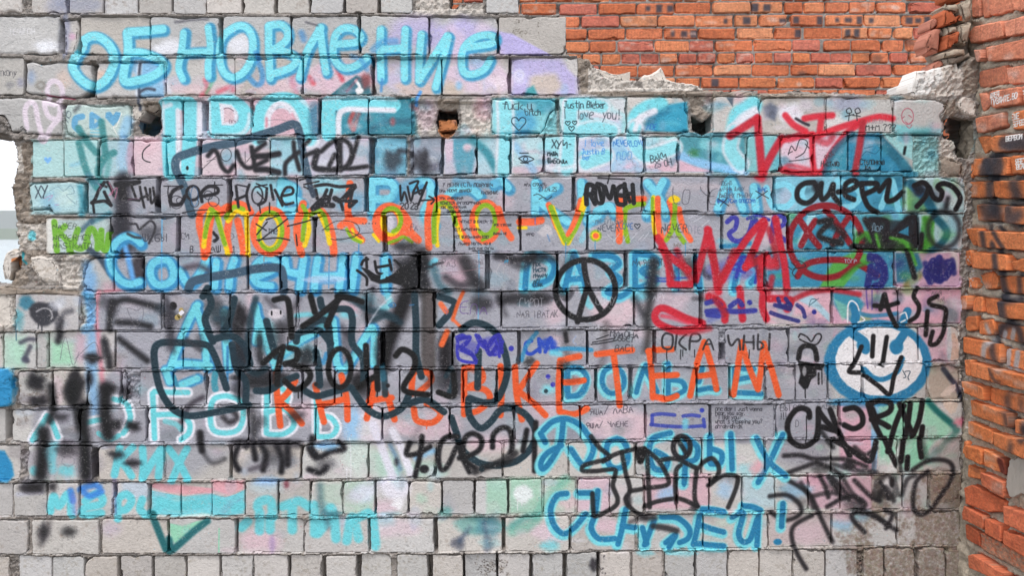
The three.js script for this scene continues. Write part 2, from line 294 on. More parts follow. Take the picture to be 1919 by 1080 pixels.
// S: one pass of a spray can or marker.  colour, width, softness, points, opacity
function S(col, w, soft, s, a = 1) {
  const pts = typeof s === 'string' ? pairs(s) : s;
  for (const [c, k] of [[cx, 1], [gx, 0.5]]) {
    c.lineCap = c.lineJoin = 'round'; c.strokeStyle = k === 1 ? pigment(col) : gloss; trace(c, pts, false, k);
    for (const [e, al] of k === 1 ? passes(soft, a) : [[0, a * 0.8]]) { const lw = (w + 2 * e) * PX * k; if (lw < 0.5 && soft) continue; c.globalAlpha = al; c.lineWidth = Math.max(0.7, lw); c.stroke(); }
    c.globalAlpha = 1;
  }
  if (soft >= 2.5) {                                   // overspray: fine droplets round the pass
    const n = Math.min(160, pts.length * 14 * Math.sqrt(w / 10));
    cx.save(); cx.fillStyle = pigment(col); cx.globalAlpha = a * 0.55;
    for (let i = 0; i < n; i++) {
      const j = Math.floor(rnd() * (pts.length - 1)), t = rnd(), p = pts[j], q = pts[Math.min(j + 1, pts.length - 1)], r = (w / 2 + soft) * (0.7 + rnd() * 0.9), an = rnd() * 6.283;
      const [X0, Y0] = T(p[0] + (q[0] - p[0]) * t + Math.cos(an) * r, p[1] + (q[1] - p[1]) * t + Math.sin(an) * r);
      cx.fillRect(X0, Y0, rr(0.6, 1.5), rr(0.6, 1.5));
    }
    cx.restore();
  }
}
// E: an ellipse drawn with the can;  W: a wash, sprayed as a cloud;  F: a filled patch
const ring = (x, y, rx, ry, a0 = 0, a1 = 6.5, rot = 0) => { const r = []; for (let i = 0; i <= 22; i++) { const t = a0 + (a1 - a0) * i / 22, X0 = Math.cos(t) * rx, Y0 = Math.sin(t) * ry; r.push([x + X0 * Math.cos(rot) - Y0 * Math.sin(rot), y + X0 * Math.sin(rot) + Y0 * Math.cos(rot)]); } return r; };
const E = (col, w, soft, x, y, rx, ry, a = 1) => S(col, w, soft, ring(x, y, rx, ry), a);
function F(col, soft, s, a = 1) {
  const pts = typeof s === 'string' ? pairs(s) : s; let mx = 0, my = 0; for (const [x, y] of pts) { mx += x / pts.length; my += y / pts.length; }
  for (const [c, k] of [[cx, 1], [gx, 0.5]]) {
    c.fillStyle = c.strokeStyle = k === 1 ? pigment(col) : gloss; c.lineJoin = 'round';
    for (const [e, al] of k === 1 ? passes(soft, a) : [[0, a]]) {
      c.globalAlpha = al; c.beginPath();
      pts.forEach(([x, y], i) => { const dx = x - mx, dy = y - my, L = Math.hypot(dx, dy) || 1, f = Math.max(0.12, 1 + e / L), q = T(mx + dx * f, my + dy * f).map((v) => v * k); i ? c.lineTo(...q) : c.moveTo(...q); });
      c.closePath(); c.fill();
    }
    c.globalAlpha = 1;
  }
}
const W = (col, x, y, rx, ry, a = 0.8, soft = 8) => {
  const big = rx > 7 && soft >= 3, ph = x * 0.37 + y * 0.71;
  F(col, soft, big ? ring(x, y, rx, ry).map(([px, py], i) => { const k = 0.72 + 0.56 * noise(Math.cos(i / 22 * 6.5) * 1.7 + ph, Math.sin(i / 22 * 6.5) * 1.7 + ph); return [x + (px - x) * k, y + (py - y) * k]; }) : ring(x, y, rx, ry), a);
  if (soft >= 4 && rx > 7 && a > 0.45) {                // grainy fringe of droplets
    cx.fillStyle = pigment(col); const n = Math.min(140, (rx + ry) * 2.4);
    for (let i = 0; i < n; i++) { const an = rnd() * 6.283, r = 0.75 + rnd() * rnd() * 0.9, [A, B] = T(x + Math.cos(an) * (rx + soft * 0.6) * r, y + Math.sin(an) * (ry + soft * 0.6) * r); cx.globalAlpha = a * rr(0.3, 0.8); cx.fillRect(A, B, rr(0.6, 1.6), rr(0.6, 1.6)); }
    cx.globalAlpha = 1;
  }
};
const R = (col, x0, y0, x1, y1, a = 0.9, soft = 3) => F(col, soft, [[x0, y0], [x1, y0], [x1, y1], [x0, y1]], a);
const many = (col, w, soft, list, a = 1) => list.split('|').forEach((s) => S(col, w, soft, s, a));
const shift = (s, dx, dy) => pairs(s).map(([x, y]) => [x + dx, y + dy]);
// two-tone lettering: a wide pass with its own colour, shifted, then the letter itself
const duo = (c1, w1, dx, dy, c2, w2, list) => { const l = list.split('|'); for (const s of l) S(c1, w1, 1.6, shift(s, dx, dy)); for (const s of l) S(c2, w2, 0.7, s); };
const drip = (col, x, y, len, w = 1.6) => S(col, w, 0, `${x} ${y} ${x + rr(-0.6, 0.6)} ${y + len * 0.5} ${x + rr(-0.6, 0.6)} ${y + len}`, 0.9);

// marker handwriting: letters as pen strokes on a 4 x 6 grid
const GL = { А: '062046 1434', Б: '4000063645443303', В: '06003041423303 3344453606', Г: '060040', Д: '06054546 15103035', Е: '40000646 0333', Ж: '0046 4006 2026', З: '01103041423313 334445361605', И: '00064046', К: '0006 400346', Л: '062046', М: '0600234046', Н: '0006 0343 4046', О: '103041453616050110', П: '06004046', Р: '06003041423303', С: '4130100105163645', Т: '0040 2026', У: '0023 400616', Ф: '2026 10304233130210', Х: '0046 4006', Ц: '00054546 4045', Ч: '00013343 4046', Ш: '00064640 2026', Ь: '00063645443303', Ы: '00061625241303 4046', Э: '0110304145361605 1343', Ю: '0006 0313 203041453626151120', Я: '46401001021343 2306', D: '06002041452606', F: '060040 0333', G: '41301001051636454424', I: '2026', J: '1040 3035261605', L: '000646', N: '06004640', R: '06003041423303 2346', S: '4130100102134445361605', U: '000516364540', V: '002640', W: '0016233640', Y: '002340 2326', Z: '00400646', 0: '103041453616050110', 1: '112026', 2: '01103041420646', 3: '01103041423313 334445361605', 4: '300444 3236', 5: '400002334445361605', 7: '004026', '!': '2024 2526', '?': '011030412324 2526', '.': '2526', ',': '2516', '-': '1333', '/': '4006', '+': '2125 0343', '"': '1011 3031', "'": '2021',
  a: '42120305163645 4246', b: '00063645433203', c: '42120305163646', d: '4046 43321203051645', e: '0444421203051646', f: '41302126 0242', g: '42120304153544 4247361706', h: '0006 0312324346', i: '2226 2021', j: '32361605', k: '0006 420446', l: '2026', m: '0206 03122326 23324346', n: '0206 0312324346', o: '123243453616050312', p: '0208 0312324344350415', r: '0206 031232', s: '42120334453606', t: '20253646 0242', u: '0205163645 4246', v: '022642', w: '0216243642', x: '0246 4206', y: '0225 4208', z: '02420646' };
for (const [a, b] of ['AА', 'BВ', 'CС', 'EЕ', 'HН', 'KК', 'MМ', 'OО', 'PР', 'TТ', 'XХ', 'QО', 'ЁЕ', 'ЙИ', 'ЩШ', 'ЪЬ'].map((s) => [...s])) GL[a] = GL[b];
function say(text, x, y, h, col = '#26252b', w = 1.3, o = {}) {
  const { rot = 0, slant = 0, wide = 0.62, a = 0.92 } = o; let pen = 0;
  for (const ch of text) {
    let g = GL[ch], s = 1; const wob = rr(0.9, 1.1), drop = rr(-0.05, 0.05) * h, lean = rr(-0.06, 0.06); if (!g && GL[ch.toUpperCase()]) { g = GL[ch.toUpperCase()]; s = 0.74; }
    const cw = h * wide * (s === 1 ? 1 : 0.82) * (ch === 'i' || ch === 'l' || ch === '.' || ch === ',' ? 0.55 : 1);
    if (g) for (const st of g.split(' ')) {
      const pts = []; for (let i = 0; i + 1 < st.length; i += 2) {
        const up = (6 - +st[i + 1]) / 6 * h * s * wob, px = (+st[i] / 4) * cw * 0.78 * wob + lean * up + rr(-0.035, 0.035) * h, py = h - up + drop + rr(-0.03, 0.03) * h;
        const X0 = pen + px + slant * (h - py); pts.push([x + X0 * Math.cos(rot) - py * Math.sin(rot), y + X0 * Math.sin(rot) + py * Math.cos(rot)]);
      }
      cx.save(); cx.strokeStyle = col; cx.globalAlpha = a; cx.lineWidth = w * PX * rr(0.85, 1.15); cx.lineCap = cx.lineJoin = 'round';
      const p = pts.map(([u, v]) => T(u, v)); cx.beginPath(); cx.moveTo(...p[0]); if (p.length === 2) cx.lineTo(...p[1]); else { for (let i = 1; i < p.length - 1; i++) cx.quadraticCurveTo(p[i][0], p[i][1], (p[i][0] + p[i + 1][0]) / 2, (p[i][1] + p[i + 1][1]) / 2); cx.lineTo(...p[p.length - 1]); }
      cx.stroke(); cx.restore();
    }
    pen += ch === ' ' ? h * 0.45 : cw;
  }
}
const heart = (x, y, r) => pairs(`${x} ${y - r * 0.35} ${x - r * 0.35} ${y - r * 0.8} ${x - r * 0.9} ${y - r * 0.7} ${x - r} ${y - r * 0.1} ${x - r * 0.5} ${y + r * 0.5} ${x} ${y + r} ${x + r * 0.5} ${y + r * 0.5} ${x + r} ${y - r * 0.1} ${x + r * 0.9} ${y - r * 0.7} ${x + r * 0.35} ${y - r * 0.8} ${x} ${y - r * 0.35}`);

// --- the bare surface: mortar, then each block in its own tone
cx.fillStyle = '#968e88'; cx.fillRect(0, 0, front.w, front.h);
gx.fillStyle = '#f0f0f0'; gx.fillRect(0, 0, glossC.width, glossC.height);
const flat = (pts, col) => { const p = pts.map((q) => T(...q)); cx.fillStyle = col; cx.beginPath(); p.forEach((q, i) => (i ? cx.lineTo(...q) : cx.moveTo(...q))); cx.closePath(); cx.fill(); cx.lineWidth = 2; cx.strokeStyle = col; cx.stroke(); };
const bare = () => { const k = rr(-12, 9), w = rr(-3, 3); return rgb(194 + k + w, 189 + k, 185 + k - w); };
for (const b of blockShapes) flat(b.c, bare(b.c[0][1], b.c[0][0]));
for (const p of tracedBlocks) flat(p, bare(p[0][1], p[0][0]));
for (const [p, , k] of rubble) { const v = rr(-12, 8); flat(p, k === 'mortar' ? rgb(160 + v, 147 + v, 135 + v) : k === 'clay' ? rgb(198, 128, 82) : rgb(208 + v * 0.8, 199 + v * 0.8, 190 + v * 0.8)); }
flat(pairs('1712 152 1724 131 1748 128 1770 124 1766 150 1740 176 1710 177'), '#dfdbd7');
for (let i = 0; i < 5200; i++) { const x = rr(-140, 1830), y = rr(-120, 1150), [a, b] = T(x, y); cx.fillStyle = rnd() < 0.6 ? 'rgba(96,86,78,0.35)' : 'rgba(235,230,224,0.35)'; cx.fillRect(a, b, rr(0.8, 2.4), rr(0.8, 1.8)); }
// brown grime caked on the low corner blocks, in clots with a ragged edge
for (let i = 0; i < 20000; i++) {
  const x = rr(1500, 1830), y = rr(884, 1110), e = 1680 - (y - 900) * 0.3 + (fbm(x * 0.02, y * 0.02) - 0.5) * 340 + rr(-26, 26);
  if (x < e) continue;
  const [a, b] = T(x, y); cx.fillStyle = `rgba(${122 + rr(-12, 12) | 0},${104 + rr(-11, 11) | 0},${90 + rr(-10, 10) | 0},0.15)`; cx.beginPath(); cx.ellipse(a, b, rr(1, 6), rr(1, 4), rr(0, 3), 0, 6.3); cx.fill();
}
const stain = (x0, y0, x1, y1, n, col, r = 3) => { for (let i = 0; i < n; i++) { const x = rr(x0, x1), y = rr(y0, y1); if (fbm(x * 0.05, y * 0.05) < 0.5) continue; const [a, b] = T(x, y); cx.fillStyle = col; cx.beginPath(); cx.ellipse(a, b, rr(0.5, r), rr(0.5, r), 0, 0, 6.3); cx.fill(); } };
stain(0, -40, 970, 30, 1200, 'rgba(120,104,90,0.16)', 4); stain(0, 1036, 1800, 1110, 2600, 'rgba(128,112,98,0.16)', 4); stain(960, 36, 1010, 70, 240, 'rgba(92,84,76,0.4)', 1.6); stain(20, 250, 180, 560, 1400, 'rgba(126,106,86,0.2)', 4); stain(890, 1050, 955, 1080, 200, 'rgba(70,62,58,0.6)', 1.8);
stain(30, 700, 160, 800, 500, 'rgba(110,96,84,0.3)', 4); stain(0, 960, 1500, 1040, 1600, 'rgba(140,124,110,0.15)', 4);

// --- old mural under everything
const pink = '#dabfc6', cyan = '#82d6e0', cyl = '#8adbe6', teal = '#3a8a9c', deep = '#2a7a9c', blue = '#4a9ac4', slate = '#40586a', sky = '#8fbfe2', white = '#e6e4ec', grey = '#a3a2aa', black = '#2b292f', lav = '#bcb2dc', mint = '#93cdb0';
W('#8b90a8', 108, 8, 18, 20, 0.6); W('#8b90a8', 150, 10, 40, 18, 0.55); W('#7d84a6', 124, 70, 8, 40, 0.5, 6); W('#f1f0f4', 90, 88, 22, 10, 0.8, 5); W('#d7a6c2', 136, 68, 6, 6, 0.7, 3);
W('#8a9cc0', 60, 145, 7, 12, 0.6, 5); W('#7d80a0', 40, 155, 6, 8, 0.5, 4); W('#e6c8b6', 120, 150, 12, 16, 0.5, 6); W('#e2b9a2', 190, 142, 8, 9, 0.6, 4);
W('#f0f0f5', 325, 90, 40, 14, 0.8, 6); W('#f0f0f5', 450, 85, 24, 20, 0.7, 7); W(lav, 780, 66, 60, 28, 0.75, 10); W(lav, 868, 66, 62, 30, 0.85, 8); W('#dcc6d8', 850, 80, 20, 36, 0.7, 6); W('#e4d0dc', 905, 60, 12, 20, 0.6, 6);
F(lav, 3, '936 60 960 64 1000 86 1034 104 936 103'); F(lav, 5, '958 110 1050 110 1082 146 1082 178 958 178', 0.9); W('#cbbdb2', 1024, 156, 26, 24, 0.95, 5); W('#ddd8ee', 974, 142, 12, 13, 0.8, 4); F('#4fa0a8', 3, '984 178 988 166 1000 160 1008 178'); F('#cfcac6', 3, '1062 110 1082 110 1082 144 1064 128', 0.9);
W('#e6c2ca', 380, 166, 62, 12, 0.5, 7); W(pink, 520, 160, 50, 18, 0.8, 7); W('#e0c2cc', 630, 150, 62, 30, 0.9, 6); W('#c6bcd0', 760, 145, 62, 34, 0.8, 7); W('#cfb9ae', 780, 165, 40, 12, 0.8, 5); W('#dcc6d6', 892, 146, 62, 32, 0.9, 6); W(sky, 900, 120, 20, 14, 0.6, 6); W('#c9b8aa', 850, 165, 18, 12, 0.8, 4); W(sky, 860, 160, 6, 8, 0.8, 3); W('#e8d8e0', 920, 155, 26, 14, 0.8, 6);
S('#c86a76', 9, 2.5, '384 150 388 168 378 178', 0.8); S('#d46878', 8, 2.5, '408 172 432 162 436 168', 0.8); S('#d0707c', 9, 3, '553 128 548 150 556 172', 0.7); S('#d8606c', 9, 2, '580 146 588 156', 0.9); S('#cc5a68', 8, 2, '634 132 642 150', 0.9); S('#58a878', 5, 2, '402 142 394 160 386 174', 0.7);
F('#356f7e', 2, '620 178 644 158 668 142 690 150 696 178'); W('#8a4a4c', 686, 152, 9, 16, 0.85, 4); S('#f0eeee', 6, 1, '668 152 674 162 672 176'); W('#f0eeee', 674, 170, 8, 6, 1, 1); S('#8a3c4c', 4, 1.5, '650 172 662 158 670 148', 0.6);
S('#5f9fd0', 26, 3, '256 122 268 130 300 124', 0.55); F(sky, 3, '256 118 306 118 308 182 256 182', 0.85); S('#e8eaf2', 8, 2, '262 120 258 178'); S('#e8eaf2', 6, 2, '310 150 318 174', 0.7); S('#4a5060', 5, 1.2, '263 120 261 150 262 205'); S('#4a5060', 5, 1.2, '262 172 276 166 290 168');
// course of big turquoise letters with white inlines
R('#bcd2cf', 119, 196, 246, 258, 0.75); R('#b0d2d2', 60, 262, 120, 332, 0.9); R('#acd4d4', 121, 262, 186, 332, 0.9); R('#a9c9cf', 187, 262, 250, 332, 0.9); R('#dcc4cc', 251, 255, 313, 330, 0.95); W('#e3bcc6', 275, 275, 22, 14, 0.6); W('#a2c4da', 232, 290, 12, 40, 0.8, 5); W('#c49aac', 246, 300, 8, 34, 0.7, 4);
R('#c9b5c0', 303, 184, 470, 330, 0.9, 5); R('#d9bac4', 472, 184, 600, 254, 0.95, 4); R('#d6c2ca', 375, 258, 506, 330, 0.9); R('#9fcad6', 507, 258, 568, 330, 0.95); R('#c0bccb', 570, 258, 694, 330, 0.9); R('#6aa6be', 700, 258, 762, 330, 0.9); R('#8f98aa', 768, 258, 830, 330, 0.85); R('#c0bccc', 832, 258, 893, 328, 0.9); R('#b0cbd6', 894, 258, 957, 328, 0.9);
R(teal, 602, 184, 780, 252, 0.95, 4); F('#4f98ac', 4, '848 258 878 258 892 290 884 328 858 328 850 300', 0.85); F('#d8c0cc', 4, '834 268 850 262 848 300 836 306', 0.8); S('#2f7f8c', 15, 3, '886 262 912 286 932 322', 0.85); S(cyan, 16, 2, '946 262 946 322', 0.9); W('#35323a', 792, 300, 12, 22, 0.7, 5); W('#2f2c33', 812, 312, 10, 12, 0.6, 5); W('#ece8ea', 876, 276, 8, 6, 0.9, 2); S('#8fc8dc', 12, 4, '704 270 730 280 758 270', 0.7); R('#a8c2d4', 690, 120, 700, 130, 0); W('#c8b0b8', 800, 215, 22, 32, 0.7, 5); W('#d8aab0', 905, 205, 16, 18, 0.7, 5); W('#b07076', 776, 200, 8, 8, 0.7, 3);
S(cyan, 24, 1.5, '317 196 317 258 320 326'); S(cyan, 24, 1.5, '356 196 356 258 352 326'); S(cyan, 22, 1.5, '312 196 332 193 356 195'); S(white, 7, 1.5, '333 206 334 258 336 322'); S(white, 10, 1.8, '374 196 373 254', 0.9); S(white, 8, 1.5, '308 200 320 196', 0.8);
S(cyan, 26, 1.5, '404 200 402 244'); S(cyan, 24, 1.5, '404 192 436 192 458 210 458 232 440 246 405 246'); F(white, 1.5, '411 193 434 196 446 210 444 226 436 234 416 234'); F(pink, 1.5, '420 202 434 204 440 214 438 228 420 230');
S(cyan, 26, 1.5, '486 256 488 214 508 192 540 188 566 204 578 256'); S(white, 11, 1.5, '501 250 503 216 520 196 540 200 554 220 562 246'); F('#dcb4be', 3, '508 246 510 216 524 204 540 210 552 232 552 246', 0.9); S('#cc6a7a', 4, 1.5, '500 222 500 236', 0.7); S('#dc8090', 4, 2, '548 214 556 232', 0.7);
S(cyan, 24, 1.2, '614 194 616 252'); S(cyan, 24, 1.2, '614 194 660 192 738 196'); S(white, 9, 1.5, '738 206 690 205 640 208 634 252'); S('#b05050', 9, 2, '662 212 656 228 662 242', 0.9); S('#b05050', 8, 2, '672 214 664 236', 0.8); S('#2f5f74', 12, 3, '690 246 720 230 770 226', 0.7); W('#a05a5e', 736, 228, 5, 8, 0.8, 3); S('#356878', 10, 4, '660 256 690 252 760 250', 0.6);
R('#8fd0d8', 922, 184, 1044, 252, 0.95); F(teal, 4, '962 184 1040 186 1034 206 1016 214 980 198', 0.9); W(blue, 974, 232, 26, 24, 0.7, 6); R('#9ed6da', 1049, 182, 1174, 250, 0.95); F('#d5d3d6', 5, '1136 182 1174 182 1174 214 1150 206', 0.9); S('#64a4bc', 14, 4, '1070 216 1100 218 1130 214', 0.6); W('#e0cdd8', 1130, 222, 36, 12, 0.85, 6); W('#cfc0dc', 1150, 236, 14, 10, 0.7, 5); S(cyan, 20, 2, '1090 238 1120 232 1150 240', 0.9);
R('#d2ccc6', 1176, 182, 1290, 248, 0.6); F('#3a98b4', 3, '1206 246 1216 222 1250 196 1288 190 1290 248'); S(cyan, 28, 2, '1188 246 1192 218 1214 202 1238 196'); S(white, 15, 1.5, '1192 246 1200 222 1226 210'); S('#1f6888', 14, 3, '1206 240 1230 216 1250 206', 0.6);
R('#d2cdc8', 1337, 182, 1421, 248, 0.5); S(cyan, 34, 3, '1376 250 1384 216 1412 198'); S(white, 18, 2, '1372 246 1390 222 1414 208', 0.85); F('#374a5c', 2, '1360 183 1374 183 1372 200', 0.8);
F('#545c70', 4, '1430 200 1444 192 1462 202 1452 226 1434 220', 0.8); W(white, 1482, 214, 24, 22, 0.95, 5); W('#9fa4c0', 1590, 196, 36, 14, 0.7, 8); W('#e6e0e0', 1570, 230, 26, 14, 0.8, 6); R('#c9c0c4', 1500, 184, 1546, 210, 0.4); F('#82c6cc', 6, '1674 232 1720 240 1766 242 1764 253 1674 253', 0.9); W('#8aa', 1775, 240, 1, 1, 0.1);
R('#b8d6dc', 958, 256, 1018, 322, 0.95); W('#d8b8c4', 980, 318, 40, 8, 0.8, 5); S(sky, 14, 3, '960 268 980 290 1000 320', 0.7); R('#9fd6de', 1020, 256, 1082, 322, 0.95); W('#d6bcca', 1026, 305, 14, 18, 0.7, 5); R('#c2c6dc', 1083, 256, 1144, 322, 0.95); S(cyan, 26, 3, '1084 296 1110 296 1136 290', 0.95); S('#eef2f4', 8, 2, '1090 318 1130 306', 0.8); R('#9fc8e2', 1145, 256, 1206, 322, 0.95); W('#d8b6c4', 1190, 314, 18, 8, 0.7, 4); R('#a6dade', 1208, 256, 1270, 322, 0.95); F('#dab8c4', 3, '1208 308 1240 298 1270 296 1270 322 1208 322'); S(white, 9, 2, '1212 306 1240 292 1268 288', 0.9);
R('#4f94a0', 1272, 256, 1398, 322, 0.95); F('#d8b4c2', 3, '1272 296 1300 308 1340 322 1272 322'); S(sky, 16, 2, '1274 290 1310 304 1360 316 1396 322'); S('#8ed2d8', 18, 3, '1320 270 1360 280 1392 300', 0.8); W('#3c7a48', 1300, 286, 10, 6, 0.8, 4); R('#86c2c8', 1399, 254, 1461, 322, 0.95); R('#ddc6d2', 1462, 252, 1588, 320, 0.97); F('#3f90a8', 3, '1540 320 1556 286 1588 262 1588 320'); R('#2f83a4', 1589, 250, 1651, 320, 0.98); F('#2f83a4', 2, '1651 250 1640 250 1711 322 1651 322'); F('#9ccdd0', 2, '1652 250 1711 250 1711 300 1690 290', 0.95); S('#2a6a80', 18, 2, '1648 262 1676 290 1706 326'); S('#2a6a80', 14, 2, '1470 300 1480 312 1490 330', 0.5); R('#8ec2c4', 1711, 256, 1760, 330, 0.85, 5);
F('#3a8ea8', 3, '1540 322 1720 322 1720 332 1540 332', 0.8); F('#4a98ac', 5, '1270 248 1420 248 1420 256 1270 256', 0.7); W('#4d8e98', 1735, 250, 30, 8, 0.6, 6); W('#4a7f84', 1812, 262, 18, 24, 0.6, 8);
// grey coat over the middle of the wall, rolled on in bands
gloss = '#707070'; F(grey, 6, '164 332 300 330 560 330 900 330 1200 330 1450 330 1452 400 1478 404 1476 470 1436 474 1438 612 1600 612 1590 640 1556 680 1560 760 1572 832 1440 834 1300 830 1210 832 1064 828 940 832 560 832 310 838 200 842 160 840 60 838 60 765 160 760 212 690 216 620 182 620 180 552 210 548 206 410 166 404'); W(grey, 330, 860, 100, 30, 0.85, 10); W('#a9a4aa', 120, 862, 66, 34, 0.8, 8); W('#9c9aa2', 1490, 850, 60, 26, 0.9, 8); W(grey, 500, 870, 60, 20, 0.8, 8); R('#b5b0b3', 30, 552, 150, 618, 0.5); R('#bdb7b8', 93, 624, 214, 690, 0.6);
for (const [c, x, y, rx, ry, a] of [[pink, 1150, 575, 40, 40, 0.9], [pink, 1170, 795, 60, 30, 0.85], [pink, 700, 790, 60, 26, 0.5], ['#e2d6de', 690, 800, 40, 30, 0.9], [pink, 800, 800, 60, 26, 0.8], [pink, 920, 830, 50, 16, 0.8], [pink, 930, 520, 30, 18, 0], ['#c9a2b0', 855, 510, 30, 26, 0.75], [pink, 570, 770, 30, 20, 0.8], [pink, 640, 575, 10, 10, 0.8], [pink, 1250, 565, 40, 20, 0.6], [pink, 1040, 590, 18, 26, 0.7], [pink, 690, 625, 14, 12, 0.9], ['#d8a8b4', 660, 580, 12, 12, 0.7], [pink, 470, 575, 10, 26, 0.8], [pink, 1040, 640, 14, 14, 0.7], [sky, 660, 800, 16, 30, 0.8], [pink, 1290, 350, 80, 8, 0.4], [pink, 945, 370, 16, 26, 0.6], [pink, 1440, 430, 26, 30, 0.7], ['#d8c8d2', 250, 566, 20, 8, 0.7], [pink, 1110, 720, 16, 10, 0], [pink, 1020, 770, 30, 20, 0.6], [pink, 1210, 625, 30, 10, 0.5]]) if (a) W(c, x, y, rx, ry, a);
gloss = '#8a8a8a';
// right-hand end: blues, greens, pinks
R('#b0d4d8', 56, 342, 160, 402, 0.85); W('#8cb6d0', 100, 378, 26, 18, 0.7, 6); W('#cfe0d8', 120, 372, 16, 14, 0.7, 5); S(teal, 10, 3, '152 350 156 380 154 402', 0.8); R('#b9d8d8', 92, 412, 206, 476, 0.6); F('#e4e0dc', 3, '88 412 110 411 100 440 104 474 88 474', 0.9); R('#8fc4cc', 166, 336, 206, 402, 0.6); W('#a8c8cc', 200, 396, 30, 10, 0.5);
R('#7fbcd0', 1450, 331, 1575, 398, 0.95); W('#d0b8cc', 1470, 372, 16, 20, 0.5); R('#4796b6', 1575, 331, 1693, 398, 0.97); F('#2f6f88', 4, '1620 331 1690 331 1690 350 1640 360', 0.7); R('#a8c6ca', 1694, 333, 1806, 398, 0.9); F('#6aa05a', 4, '1698 350 1720 356 1740 396 1700 396', 0.8); S('#25657c', 18, 2, '1706 344 1732 370 1752 404'); W('#cfd2d0', 1786, 380, 14, 12, 0.6);
R('#3a8eac', 1478, 401, 1600, 468, 0.97); S('#9fd0dc', 16, 2, '1520 402 1512 430 1500 456'); S('#7aaed8', 8, 3, '1498 410 1502 420', 0.7); R('#4a90a0', 1600, 401, 1720, 468, 0.97); F('#58a03a', 4, '1604 470 1600 430 1640 436 1700 440 1720 470', 0.9); R('#a4c4c8', 1720, 401, 1804, 468, 0.92); F('#4f9a36', 3, '1722 470 1726 406 1752 404 1748 440 1752 462 1740 470', 0.95); S('#1f6070', 14, 2, '1750 406 1774 434 1762 458 1744 472 1712 500'); S('#c8ced0', 9, 2, '1770 470 1752 484', 0.8); S('#9cc6d4', 16, 3, '1784 412 1790 440 1786 462', 0.7); W('#c6c0c0', 1798, 450, 5, 16, 0.8, 3); W(cyan, 1678, 404, 12, 10, 0.9, 4);
R('#3486a6', 1436, 471, 1552, 538, 0.95); R('#3d8ca8', 1553, 471, 1676, 538, 0.95); F('#5aa03e', 3, '1536 538 1560 490 1600 472 1650 480 1610 500 1580 538', 0.9); F('#4c9a34', 3, '1690 472 1740 472 1714 506 1700 520 1696 490', 0.95); R('#c69ab2', 1677, 474, 1800, 538, 0.85); F('#246880', 3, '1677 474 1720 474 1730 500 1700 530 1680 530', 0.9); W('#c8aac0', 1780, 528, 22, 14, 0.9, 5); S('#7a7a3a', 16, 3, '1700 534 1722 516', 0.7); W('#d2cac6', 1790, 490, 8, 20, 0.8, 4);
R('#d9aebb', 1437, 543, 1558, 607, 0.97); F('#a8cbd8', 4, '1490 560 1520 552 1556 590 1556 605 1530 580', 0.9); W('#b4b4b4', 1480, 600, 36, 8, 0.7, 5); R('#d6a9ba', 1559, 543, 1803, 607, 0.95); F('#3a8ea6', 3, '1560 544 1600 545 1620 570 1600 606 1576 592 1562 570', 0.95); F('#8fc8b0', 3, '1562 560 1586 572 1596 590 1578 600', 0.7); S('#6f4fa0', 3, 0.5, '1623 542 1624 562 1626 578', 0.8); S('#6f4fa0', 3, 0.5, '1634 542 1634 580', 0.8); S('#c060b0', 5, 1.5, '1644 544 1643 580', 0.5); W('#e4ccd8', 1700, 556, 24, 12, 0.7, 6); W('#cabfc0', 1786, 580, 14, 24, 0.5, 6);
R('#cfaabb', 1720, 613, 1775, 678, 0.85); W('#b9c4cc', 1778, 645, 5, 34, 0.7, 4); F('#c8a692', 1, '1782 626 1788 624 1796 640 1796 672 1780 676 1784 650', 0.7);
R('#a79a8c', 1740, 684, 1800, 750, 0.7, 3); S('#343848', 10, 1.5, '1768 692 1780 708 1794 726 1802 748'); F('#d2c4b8', 1, '1762 740 1775 726 1790 720 1792 728 1780 742 1766 744'); F('#d6c6b8', 1, '1764 752 1782 748 1794 756 1790 772 1780 776 1768 764');
R('#d6a8b6', 1572, 753, 1640, 884, 0.95, 5); F(sky, 3, '1630 760 1660 752 1652 790 1644 830 1640 884 1632 884', 0.9); R(mint, 1646, 752, 1740, 870, 0.95, 5); F('#dfe2e0', 5, '1730 770 1758 776 1786 806 1770 826 1716 840 1722 800'); F('#dfe2e0', 4, '1690 830 1712 824 1704 870 1660 884 1668 858', 0.9); F(mint, 3, '1736 750 1752 776 1792 796 1780 810 1752 830 1720 870 1706 884 1712 860', 0.85); S('#1f6c68', 12, 2, '1738 752 1756 772 1784 796 1790 806'); S('#3a7a6a', 13, 4, '1792 806 1772 832 1744 862', 0.8); W('#b05a78', 1803, 790, 6, 8, 0.8, 3); W('#d67888', 1796, 792, 10, 8, 0.7, 4); R('#a49a98', 1752, 824, 1800, 884, 0.55, 8); R(mint, 1690, 824, 1730, 880, 0.8, 5);
R('#cba6b2', 1516, 890, 1634, 953, 0.85, 5); W('#8fb4cc', 1490, 920, 30, 16, 0.8, 6); W('#d0a0ae', 1530, 900, 40, 10, 0.7, 6); W('#c8c4c4', 1670, 910, 16, 16, 0.7, 5); R('#c9b8b8', 1442, 960, 1560, 1022, 0.7, 6); W('#d0b8c2', 1520, 1000, 30, 18, 0.7, 7); W('#9bb9cc', 1580, 985, 20, 12, 0.9, 5); W('#86a8bc', 1612, 966, 18, 12, 0.7, 5); W('#d0b2ba', 1580, 968, 16, 10, 0.7, 5);
